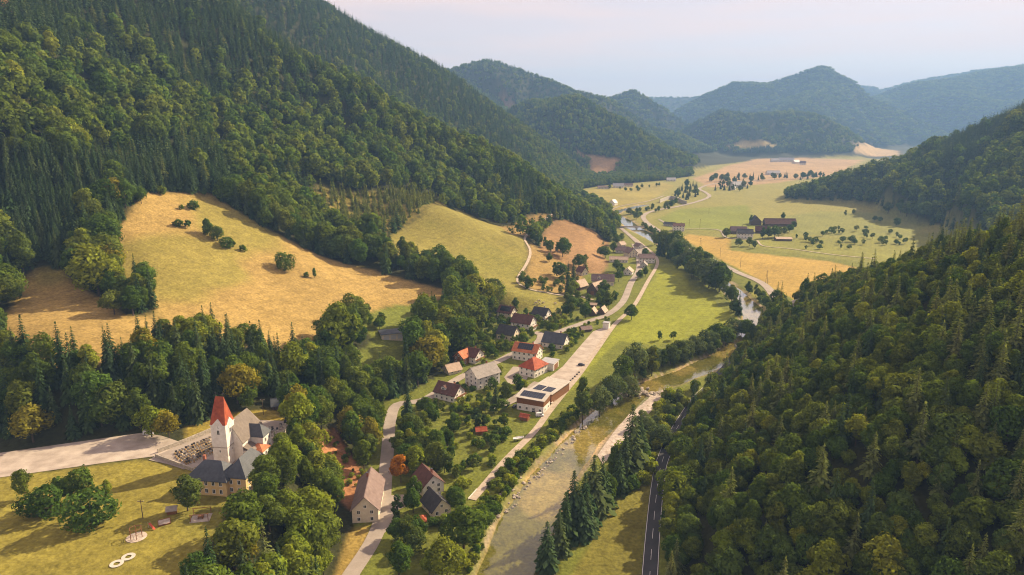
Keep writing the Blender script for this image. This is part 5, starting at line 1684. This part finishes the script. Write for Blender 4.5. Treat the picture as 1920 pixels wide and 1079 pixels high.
for i in np.where(thing)[0]:
    k = KN[FK[i]]
    x, y = FX[i], FY[i]
    wd = {'beech_tree': 'leafy tree', 'spruce_tree': 'dark spruce', 'larch_tree': 'pale feathery larch'}[k]
    if x > 0:
        g_ = 'right hillside forest'
        pl_ = 'on the near right hillside ' + ('along the edge of the dark road' if rdist[i] < 22 else 'on its skyline crest' if crest[i] < 26 else 'in the middle of its slope' if fv[i] < 860 else 'at the bottom of the picture')
    elif y < 300 and FZ[i] < 20:
        g_, pl_ = 'church bank wood', 'on the wooded bank below church and rectory'
    elif FZ[i] > 66:
        g_, pl_ = 'mountain forest', 'on the mountain slope above the hay meadow'
    elif x < -125:
        g_, pl_ = 'church forest belt', 'in the forest belt between gravel lot, church and hay meadow'
    else:
        g_, pl_ = 'village forest belt', 'in the wood between the hay meadow and the village'
    kk = k
    if k == 'beech_tree' and g_ == 'church bank wood':
        kk = random.choice(['beech_tree', 'lime_tree', 'lime_tree', 'beech_tree', 'yellow_tree'] if random.random() < .3 else ['beech_tree', 'lime_tree', 'lime_tree'])
    elif k == 'beech_tree' and random.random() < (.2 if x > 0 else .12):  # larger lime share on the right hillside paints in sunlit highlights
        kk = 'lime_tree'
    elif k == 'beech_tree' and x < 0 and y < 420 and random.random() < .05:
        kk = 'yellow_tree'
    tree(kk, x, y, FH[i], wd + ' ' + pl_, wd + (' group of the ' + g_), width=random.uniform(.85, 1.15) * (1.12 if FK[i] == 0 else 1.0), name=k)

# the rest of the woods: one object, copies placed by geometry nodes
src = bpy.data.collections.new('forest_source')
order = []
def add_src(me):
    o = bpy.data.objects.new('forest_shape_%03d' % len(order), me)
    src.objects.link(o)
    order.append(me)
    return len(order) - 1
NEAR_I = [[add_src(v[0]) for v in KINDS[k]] for k in KN]
FAR_I = [[add_src(m_) for m_ in FAR[k]] for k in KN]
CL_I = [[add_src(m_) for m_ in FAR['clump_b']], [add_src(m_) for m_ in FAR['clump_s']], [add_src(m_) for m_ in FAR['clump_s']]]
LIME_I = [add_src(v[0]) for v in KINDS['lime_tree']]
rest = np.where(~thing)[0]
dist = np.hypot(FX, FY)
H0 = [17.0, 23.0, 23.0]
ii, ss, ww = [], [], []
for i in rest:
    k = FK[i]
    if FC[i]:
        t_ = CL_I[k]
        s = FH[i] / H0[k]
        w = max(1.0, {True: .62, False: 1.0}[dist[i] < 3400] * dist[i] / 3000)
    else:
        t_ = NEAR_I[k] if dist[i] < 620 else FAR_I[k]
        s = FH[i] / H0[k]
        w = 1.15 if dist[i] > 1300 else 1.05
    if k == 0 and FX[i] > 0 and dist[i] < 620 and i % 6 == 0:  # yellower crowns put the hillside's sunlit highlights into the leaf colour
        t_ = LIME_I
    ii.append(t_[i % len(t_)])
    ss.append(s)
    ww.append(s * w)
print('forest', len(rest), 'things', thing.sum())
me = bpy.data.meshes.new('forest')
me.vertices.add(len(rest))
me.vertices.foreach_set('co', np.stack([FX, FY, FZ - .3], -1)[rest].astype(np.float32).ravel())
for nm, dt, val in (('pick', 'INT', np.array(ii, np.int32)), ('spin', 'FLOAT', rng.uniform(0, 6.28, len(rest)).astype(np.float32))):
    a_ = me.attributes.new(nm, dt, 'POINT')
    a_.data.foreach_set('value', val)
a_ = me.attributes.new('size', 'FLOAT_VECTOR', 'POINT')
jw = np.array(ww) * rng.uniform(.9, 1.15, len(rest))
a_.data.foreach_set('vector', np.stack([jw, jw, np.array(ss)], -1).astype(np.float32).ravel())
me.update()
fo = tag(link(bpy.data.objects.new('forest', me)), 'dense mixed forest covering the mountains and hills', 'forest', kind='stuff')
ng = bpy.data.node_groups.new('forest_nodes', 'GeometryNodeTree')
ng.interface.new_socket('Geometry', in_out='INPUT', socket_type='NodeSocketGeometry')
ng.interface.new_socket('Geometry', in_out='OUTPUT', socket_type='NodeSocketGeometry')
gi, go_ = ng.nodes.new('NodeGroupInput'), ng.nodes.new('NodeGroupOutput')
ip = ng.nodes.new('GeometryNodeInstanceOnPoints')
ci = ng.nodes.new('GeometryNodeCollectionInfo')
ci.inputs['Collection'].default_value = src
ci.inputs['Separate Children'].default_value = True
ci.inputs['Reset Children'].default_value = True
m2p = ng.nodes.new('GeometryNodeMeshToPoints')
def attr(nm, dt):
    q = ng.nodes.new('GeometryNodeInputNamedAttribute')
    q.data_type = dt
    q.inputs['Name'].default_value = nm
    return q.outputs['Attribute']
cx_ = ng.nodes.new('ShaderNodeCombineXYZ')
e2r = ng.nodes.new('FunctionNodeEulerToRotation')
lk = ng.links.new
lk(gi.outputs[0], m2p.inputs['Mesh'])
lk(m2p.outputs[0], ip.inputs['Points'])
lk(ci.outputs[0], ip.inputs['Instance'])
ip.inputs['Pick Instance'].default_value = True
lk(attr('pick', 'INT'), ip.inputs['Instance Index'])
lk(attr('spin', 'FLOAT'), cx_.inputs['Z'])
lk(cx_.outputs[0], e2r.inputs[0])
lk(e2r.outputs[0], ip.inputs['Rotation'])
lk(attr('size', 'FLOAT_VECTOR'), ip.inputs['Scale'])
lk(ip.outputs[0], go_.inputs[0])
md = fo.modifiers.new('scatter', 'NODES')
md.node_group = ng

# ------------------------------------------------------------------ vehicles, poles, playground, animals and other small things
def lofted(sections):
    """body from cross-sections: list of (x, [(y, z) ...]) with equal counts"""
    mb = MB()
    n = len(sections[0][1])
    for x, ring in sections:
        mb.v += [(x, p[0], p[1]) for p in ring]
    for i in range(len(sections) - 1):
        for k in range(n):
            j = (k + 1) % n
            mb.f.append((i * n + k, i * n + j, (i + 1) * n + j, (i + 1) * n + k))
    mb.f.append(tuple(range(n - 1, -1, -1)))
    mb.f.append(tuple(range((len(sections) - 1) * n, len(sections) * n)))
    return mb

def car(name, label, px, ang, paint, van=False, cat='car'):
    x, y = G(*px)
    t = empty(name, (x, y, float(zt(x, y)) + .14), math.radians(ang))
    tag(t, label, cat)
    hgt = 2.0 if van else 1.42
    w = .92 if van else .86
    def ring(z0, z1, wt):
        return [(-w, z0), (w, z0), (w, z0 + (z1 - z0) * .55), (wt, z1), (-wt, z1), (-w, z0 + (z1 - z0) * .55)]
    sec = [(-2.2, ring(.35, .85, .7)), (-2.05, ring(.25, .98 if not van else hgt - .1, .72)), (-1.0, ring(.22, 1.0 if not van else hgt, .74)), (1.0, ring(.22, 1.0 if not van else hgt, .74)), (1.4, ring(.22, .95, .76)), (2.1, ring(.28, .78, .7)), (2.25, ring(.36, .66, .6))]
    lofted(sec).build('body', MATS[paint], t)
    if not van:
        q = lambda z, wt: [(-wt, z), (wt, z), (wt - .12, z + .01), (wt - .14, z + .011), (-wt + .14, z + .011), (-wt + .12, z + .01)]
        cb = MB()
        b0 = [(-1.9, -.76, .98), (1.15, -.76, .98), (1.15, .76, .98), (-1.9, .76, .98)]
        b1 = [(-1.35, -.60, 1.42), (.35, -.60, 1.42), (.35, .60, 1.42), (-1.35, .60, 1.42)]
        cb.v = b0 + b1
        cb.f = [(0, 1, 5, 4), (1, 2, 6, 5), (2, 3, 7, 6), (3, 0, 4, 7), (3, 2, 1, 0)]
        cb.build('window_glass', MATS['dark_glass'], t)
        MB().box(-1.35, .35, -.61, .61, 1.421, 1.46).build('roof', MATS[paint], t)
    else:
        MB().box(.9, 1.32, -.70, .70, 1.15, 1.75).build('windscreen', MATS['dark_glass'], t)
        for s in (-1, 1):
            MB().box(-.2, .9, min(s * .78, s * .93), max(s * .78, s * .93), 1.25, 1.7).build('side_window', MATS['dark_glass'], t)
    for sx in (-1.35, 1.4):
        for s in (-1, 1):
            wo = MB().tube((sx, s * (w - .16), .33), (sx, s * (w + .04), .33), .33, .33, 12).build('wheel', MATS['tyre'], t)
            MB().tube((sx, s * (w + .04), .33), (sx, s * (w + .05), .33), .2, .2, 10).build('rim', MATS['metal_light'], wo)
    for s in (-1, 1):
        MB().box(2.12, 2.24, s * .55 - .16, s * .55 + .16, .62, .76).build('headlight', MATS['frame_white'], t)
    return t
car('parked_car', 'black car on the broad gravel parking lot', (1090, 686), -15, 'car_black')
car('parked_van', 'white van parked in front of the timber hall', (1012, 781), 5, 'car_white', True, 'van')
car('parked_car', 'white car parked on the lane left of the timber hall', (924, 768), 60, 'car_white')
car('parked_car', 'black car beside the timber hall wall', (966, 764), 60, 'car_black')
car('parked_van', 'white van at the edge of the trees by the church lot', (279, 815), 10, 'car_white', True, 'van')
car('moving_car', 'small dark car on the far curve of the main road', (1331, 372), 70, 'car_black')

# rowing boat on a trailer beside the track
x, y = G(972, 826)
bt = empty('boat_trailer', (x, y, float(zt(x, y)) + .1), math.radians(20))
tag(bt, 'white boat on a trailer beside the river track', 'boat')
rg_ = lambda w, z0, z1: [(-w * .3, z0), (w * .3, z0), (w * .8, z0 + .25), (w, z1), (w - .15, z1), (w * .6, z0 + .35), (-w * .6, z0 + .35), (-w + .15, z1), (-w, z1), (-w * .8, z0 + .25)]
lofted([(-2.6, rg_(.85, .7, 1.45)), (-1, rg_(1.05, .62, 1.4)), (1, rg_(1.0, .64, 1.45)), (2.2, rg_(.6, .8, 1.55)), (2.9, rg_(.12, 1.1, 1.68))]).build('hull', MATS['car_white'], bt)
MB().box(-2.6, 4.0, -.08, .08, .45, .55).box(-1.0, -.9, -.95, .95, .40, .5).build('trailer_frame', MATS['metal_dark'], bt)
for s in (-1, 1):
    MB().tube((-.95, s * .95, .33), (-.95, s * 1.12, .33), .33, .33, 12).build('wheel', MATS['tyre'], bt)

# row of black bollards and pallets along the parking lot
p0, p1 = np.array(G(1052, 733)), np.array(G(1086, 700))
for k in range(9):
    p = p0 + (p1 - p0) * k / 8
    o = MB().prism([(.35, -.45), (.35, .45), (-.35, .45), (-.35, -.45)], 0, .75).box(-.25, .25, -.35, .35, .75, .95).build('bollard', MATS['metal_dark'])
    o.location = (p[0], p[1], float(zt(*p)) + .1)
    o.rotation_euler = (0, 0, .9)
    tag(o, 'low black bollard in the row along the parking lot edge', 'bollard', 'bollards along the lot')
p0, p1 = np.array(G(1034, 757)), np.array(G(1052, 738))
for k in range(6):
    p = p0 + (p1 - p0) * k / 5
    t = empty('market_table', (p[0], p[1], float(zt(*p)) + .12), .9)
    tag(t, 'white covered table in the row beside the long hall', 'table', 'tables beside the long hall')
    MB().box(-.9, .9, -.6, .6, .72, .8).box(-.92, .92, -.62, -.6, .45, .81).box(-.92, .92, .6, .62, .45, .81).build('top', MATS['frame_white'], t)
    for sx in (-.8, .8):
        for sy in (-.5, .5):
            MB().tube((sx, sy, 0), (sx, sy, .72), .04).build('leg', MATS['metal_light'], t)

# round pool behind the solar roofed house
x, y = G(947, 607)
t = empty('swimming_pool', (x, y, float(zt(x, y))))
tag(t, 'small round turquoise garden pool beside the solar roofed house', 'pool')
MB().prism([(2.4 * math.cos(k * .3927), 2.4 * math.sin(k * .3927)) for k in range(16)], 0, 1.05).build('pool_wall', MATS['frame_white'], t)
MB().prism([(2.2 * math.cos(k * .3927), 2.2 * math.sin(k * .3927)) for k in range(16)], 1.0, 1.08).build('water', MATS['pool_water'], t)

# utility poles with cross-arms
def pole(px, h, label, lattice=False):
    x, y = G(*px)
    t = empty('utility_pole', (x, y, float(zt(x, y))))
    tag(t, label, 'pole')
    if lattice:
        mb = MB()
        for s in (-1, 1):
            mb.tube((s * 1.0, 0, -.5), (s * .25, 0, h), .16, .12, 5)
        for k in range(4):
            z = h * (k + 1) / 5
            q = 1.0 - .75 * z / h
            mb.box(-q, q, -.06, .06, z - .06, z + .06)
        mb.build('mast', MATS['old_timber'], t)
    else:
        MB().tube((0, 0, -.5), (0, 0, h), .17, .12, 7).build('mast', MATS['old_timber'], t)
    MB().box(-1.1, 1.1, -.07, .07, h - .7, h - .55).build('cross_arm', MATS['old_timber'], t)
    for s in (-1, 0, 1):
        MB().tube((s * .9, 0, h - .55), (s * .9, 0, h - .3), .07, .05, 6).build('insulator', MATS['frame_white'], t)
pole((1437, 532), 13, 'timber A-frame pole in the golden field near the road', True)
pole((1313, 466), 13, 'timber A-frame pole in the middle of the golden field', True)
pole((1350, 482), 11, 'slim pole standing in the front of the golden field')
pole((1388, 502), 11, 'slim pole beside the riverside belt and main road')
pole((1312, 430), 15, 'slim pole on the farm lane between the fields')
pole((1292, 424), 10, 'slim pole in the green field near the roadside house')
pole((1329, 402), 10, 'far slim pole in the north field')
pole((494, 778), 8, 'slim white lamp pole behind the church')
pole((702, 732), 8, 'pole at the road junction under the trees')
pole((268, 972), 7, 'thin pole on the lawn near the playground')

# concrete bridge over the upper river
a0, a1 = np.array(G(1153, 428)), np.array(G(1209, 428))
c_ = (a0 + a1) / 2
ln = float(np.linalg.norm(a1 - a0))
br = empty('road_bridge', (c_[0], c_[1], 0), math.atan2(*(a1 - a0)[::-1]))
tag(br, 'flat concrete bridge over the upper river', 'bridge')
MB().box(-ln / 2 - 3, ln / 2 + 3, -3, 3, 1.0, 1.9).build('deck', MATS['roof_flat'], br)
for s in (-1, 1):
    MB().box(-ln / 2, ln / 2, s * 2.9 - .1, s * 2.9 + .1, 1.9, 2.7).build('parapet', MATS['roof_flat'], br)
    MB().box(s * ln * .22 - .7, s * ln * .22 + .7, -2.4, 2.4, -3, 1.0).build('pier', MATS['grey_plaster'], br)
# pale curved wall beside the far road
arc = catmull(GP([(1237, 381), (1246, 377), (1258, 374), (1270, 377), (1280, 382), (1287, 384)]), 6)
ao = wall_line('retaining_wall', 'pale curved concrete wall beside the far reach of the river', None, 7.0, 1.2, 'roof_flat', 6, world=[tuple(p[:2]) for p in arc])

# playground on the lawn
x, y = G(256, 1008)
t = empty('climbing_frame', (x, y, TERR + .1))
tag(t, 'hexagonal timber climbing frame on a gravel circle', 'climbing frame')
MB().prism([(3.2 * math.cos(k * .5236), 3.2 * math.sin(k * .5236)) for k in range(12)], -.05, .06).build('gravel_circle', MATS['gravel_bar'], t)
hx = [(1.9 * math.cos(k * 1.0472), 1.9 * math.sin(k * 1.0472)) for k in range(6)]
for k in range(6):
    MB().tube((*hx[k], 0), (*hx[k], 3.4), .12, .12, 6).build('post', MATS['timber'], t)
    MB().tube((*hx[k], 3.3), (*hx[(k + 1) % 6], 3.3), .09, .09, 6).build('beam', MATS['timber'], t)
    MB().tube((*hx[k], 1.6), (*hx[(k + 1) % 6], 1.6), .05, .05, 6).build('rail', MATS['timber'], t)
# figure-of-eight path
def ringpath(cx_, cy_, r0, r1):
    V, F = [], []
    for k in range(28):
        a = k / 28 * 6.2832
        for r in (r0, r1):
            V.append((cx_ + r * math.cos(a), cy_ + r * math.sin(a) * 1.0, 0))
    for k in range(28):
        j = (k + 1) % 28
        F.append((2 * k, 2 * k + 1, 2 * j + 1, 2 * j))
    return V, F
ca_, cb_ = np.array(G(219, 1058)), np.array(G(241, 1045))
mb = MB()
mid = (ca_ + cb_) / 2
half = float(np.linalg.norm(cb_ - ca_)) / 2
for s, dz in ((-1, 0), (1, .004)):
    V, F = ringpath(s * half, 0, half * .46, half * 1.04)
    b_i = len(mb.v)
    mb.v += [(p[0], p[1], dz) for p in V]
    mb.f += [tuple(b_i + q for q in f) for f in F]
o = mb.build('play_path', MATS['play_white'])
o.location = (mid[0], mid[1], TERR + .22)
o.rotation_euler = (0, 0, math.atan2(*(cb_ - ca_)[::-1]))
tag(o, 'white figure of eight play path on the lawn', kind='structure')
# pavilion with picnic table, sandpit roof, slide
x, y = G(377, 972)
t = empty('picnic_pavilion', (x, y, TERR), .2)
tag(t, 'open pergola with picnic table on pale paving below the rectory', 'pavilion')
MB().box(-3.2, 3.2, -2.6, 2.6, -.2, .12).build('paving', MATS['gravel_lot'], t)
for sx in (-2.8, 2.8):
    for sy in (-2.2, 2.2):
        MB().box(sx - .09, sx + .09, sy - .09, sy + .09, .12, 2.6).build('post', MATS['timber'], t)
for sy in (-2.2, 2.2):
    MB().box(-3.1, 3.1, sy - .08, sy + .08, 2.6, 2.8).build('beam', MATS['timber'], t)
tb = MB().box(-1.0, 1.0, -.4, .4, .82, .9).build('table_top', MATS['timber'], t)
for s in (-1, 1):
    MB().box(-1.0, 1.0, s * .8 - .15, s * .8 + .15, .55, .61).build('bench', MATS['timber'], t)
    MB().box(s * .7 - .05, s * .7 + .05, -.85, .85, .12, .82).build('trestle', MATS['timber'], t)
x, y = G(323, 962)
t = empty('play_hut', (x, y, TERR), .3)
tag(t, 'small wooden play hut with pale roof under the round tree', 'hut')
wall_mb('gable', 3, 2.4, 1.8, 1.0, -.5).build('wall', MATS['timber'], t)
roof_mesh('gable', 3, 2.4, 1.8, 1.0, .35).build('roof', MATS['roof_grey'], t)
x, y = G(285, 992)
t = empty('red_slide', (x, y, TERR + .1), 2.6)
tag(t, 'small red slide on the lawn mound', 'slide')
MB().solid([(-1.6, -.35, .25), (1.2, -.35, 1.7), (1.2, .35, 1.7), (-1.6, .35, .25)], .08).build('chute', MATS['rust_paint'], t)
for s in (-1, 1):
    MB().tube((1.3, s * .35, 0), (1.3, s * .35, 2.1), .06, .06, 6).build('post', MATS['metal_light'], t)
x, y = G(308, 980)
o = MB()
o.box(-2, 2, -2, -1.75, 0, .35).box(-2, 2, 1.75, 2, 0, .35).box(-2, -1.75, -1.75, 1.75, 0, .35).box(1.75, 2, -1.75, 1.75, 0, .35)
t = empty('sandpit', (x, y, TERR + .05), .5)
tag(t, 'square timber edged sandpit on the lawn', 'sandpit')
o.build('edge', MATS['timber'], t)
MB().box(-1.75, 1.75, -1.75, 1.75, -.1, .2).build('sand', MATS['gravel_bar'], t)

# ring hedge around the garden shed
def hedge(name, label, pts, h, w, closed=False):
    P = catmull(pts, .8)
    V, tn = [], []
    rg = np.random.default_rng(len(label))
    for p in P:
        n_ = 26
        a = rg.uniform(0, 6.28, n_)
        q = np.stack([p[0] + np.cos(a) * w * .5 * rg.uniform(.7, 1.1, n_), p[1] + np.sin(a) * w * .5 * rg.uniform(.7, 1.1, n_), float(zt(p[0], p[1])) + h * rg.uniform(.05, 1.05, n_)], 1)
        V.append(quads_from(q, np.stack([np.cos(a), np.sin(a), rg.uniform(0, 1.4, n_)], 1), .32, rg))
        tn.append(rg.uniform(.7, 1.2, n_))
    o = link(bpy.data.objects.new(name, crown_mesh(name, np.concatenate(V), 'leaf_broad', np.concatenate(tn))))
    return tag(o, label, 'hedge')
hc = np.array(G(912, 815))
hedge('ring_hedge', 'clipped ring hedge around the small red roofed shed', [(hc[0] + 8.5 * math.cos(a), hc[1] + 7 * math.sin(a)) for a in np.linspace(.4, 6.2, 18)], 1.8, 1.4)

# grazing cows
def cow_mesh():
    me = bpy.data.meshes.new('cow')
    J = [(0, 0, 1.15), (-.75, 0, 1.18), (.65, 0, 1.12), (1.0, 0, 1.2), (1.25, 0, .85), (1.45, 0, .45)]
    E = [(0, 1), (0, 2), (2, 3), (3, 4), (4, 5)]
    Rr = [.40, .34, .34, .24, .17, .10]
    for bx, par in ((-.75, 1), (.65, 2)):
        for s in (-1, 1):
            k = len(J)
            J += [(bx, s * .24, .75), (bx - .04, s * .24, .38), (bx, s * .24, .03)]
            E += [(par, k), (k, k + 1), (k + 1, k + 2)]
            Rr += [.15, .09, .07]
    k = len(J)
    J += [(-1.08, 0, 1.2), (-1.18, 0, .6)]
    E += [(1, k), (k, k + 1)]
    Rr += [.06, .03]
    me.from_pydata(J, E, [])
    o = bpy.data.objects.new('cow_build', me)
    COL.objects.link(o)
    sk = o.modifiers.new('skin', 'SKIN')
    for i, r in enumerate(Rr):
        me.skin_vertices[0].data[i].radius = (r, r)
    me.skin_vertices[0].data[0].use_root = True
    sb = o.modifiers.new('sub', 'SUBSURF')
    sb.levels = 1
    bpy.context.view_layer.update()
    dg = bpy.context.evaluated_depsgraph_get()
    out = bpy.data.meshes.new_from_object(o.evaluated_get(dg))
    bpy.data.objects.remove(o)
    out.materials.clear()
    out.materials.append(MATS['cow_hide'])
    return out
try:
    o = bpy.data.objects.new('cow_build', bpy.data.meshes.new('q'))
    cm = cow_mesh()
except Exception as ex:
    print('cow', ex)
    cm = None
if cm:
    for k, (u, v) in enumerate([(1010, 566), (1012, 572), (1019, 570), (1041, 571), (1063, 579), (1005, 570), (1060, 568)]):
        x, y = G(u, v)
        o = link(bpy.data.objects.new('cow', cm))
        o.location = (x, y, float(zt(x, y)))
        o.rotation_euler = (0, 0, k * 1.9)
        o.scale = (1.15, 1.15, 1.15)
        tag(o, 'pale brown patched cow grazing on the pasture above the village', 'cow', 'cows on the pasture')

# boulders along the water
_bm = []
for k in range(5):
    rg = np.random.default_rng(200 + k)
    import bmesh
    bmm = bmesh.new()
    bmesh.ops.create_icosphere(bmm, subdivisions=2, radius=1)
    for v in bmm.verts:
        v.co *= 1 + .28 * math.sin(v.co.x * 3 + k) * math.cos(v.co.y * 4 + k * 2) + rg.uniform(-.1, .1)
        v.co.z *= .65
    me = bpy.data.meshes.new('boulder')
    bmm.to_mesh(me)
    bmm.free()
    me.materials.append(MATS['boulder'])
    _bm.append(me)
def boulders(px, n, sz, label, group, spread=2.0):
    P = np.array(catmull(GP(px), 2.0))
    for k in range(n):
        p = P[random.randrange(len(P))]
        x, y = p[0] + random.gauss(0, spread), p[1] + random.gauss(0, spread)
        s = random.uniform(*sz)
        o = link(bpy.data.objects.new('boulder', _bm[k % 5]))
        o.location = (x, y, max(float(zt(x, y)), -1.5) + s * .15)
        o.rotation_euler = (random.uniform(-.3, .3), random.uniform(-.3, .3), random.uniform(0, 6.28))
        o.scale = (s, s * random.uniform(.7, 1.2), s)
        tag(o, label, 'boulder', group)
boulders([(1168, 742), (1195, 735), (1222, 740), (1245, 738)], 70, (.5, 1.5), 'pale boulder of the rapids at the river bend', 'rapids boulders', 2.6)
boulders([(1098, 800), (1060, 836), (1010, 890), (960, 945), (925, 985)], 60, (.35, .9), 'boulder along the left edge of the river', 'left bank boulders', 1.0)
boulders([(975, 895), (945, 925), (918, 952)], 36, (.4, .9), 'rubble stone of the bank below the track', 'track bank stones', .8)
# white railing beside the track end
pr = GP([(878, 938), (894, 920)])
t = empty('track_railing', (*pr[0], float(zt(*pr[0]))))
tag(t, 'white wooden railing at the lower end of the track', 'railing')
d_ = np.array(pr[1]) - np.array(pr[0])
MB().tube((0, 0, .9), (d_[0], d_[1], .9), .09, .09, 5).build('rail', MATS['frame_white'], t)
MB().tube((0, 0, .5), (d_[0], d_[1], .5), .07, .07, 5).build('rail', MATS['frame_white'], t)
for k in range(4):
    q = d_ * k / 3
    MB().tube((q[0], q[1], -.2), (q[0], q[1], 1.0), .08, .08, 5).build('post', MATS['frame_white'], t)

# ------------------------------------------------------------------ haze of the valley air
m = bpy.data.materials.new('haze')
m.use_nodes = True
n = m.node_tree.nodes
n.remove(n['Principled BSDF'])
pv = n.new('ShaderNodeVolumePrincipled')
pv.inputs['Color'].default_value = (.29, .54, 1.0, 1)
pv.inputs['Density'].default_value = HAZE
pv.inputs['Anisotropy'].default_value = .1
m.node_tree.links.new(pv.outputs[0], n['Material Output'].inputs['Volume'])
hz = MB().box(-12000, 12000, -600, 12000, -6, 900).build('haze', m)
tag(hz, 'pale blue summer haze filling the valley', 'haze', kind='stuff')
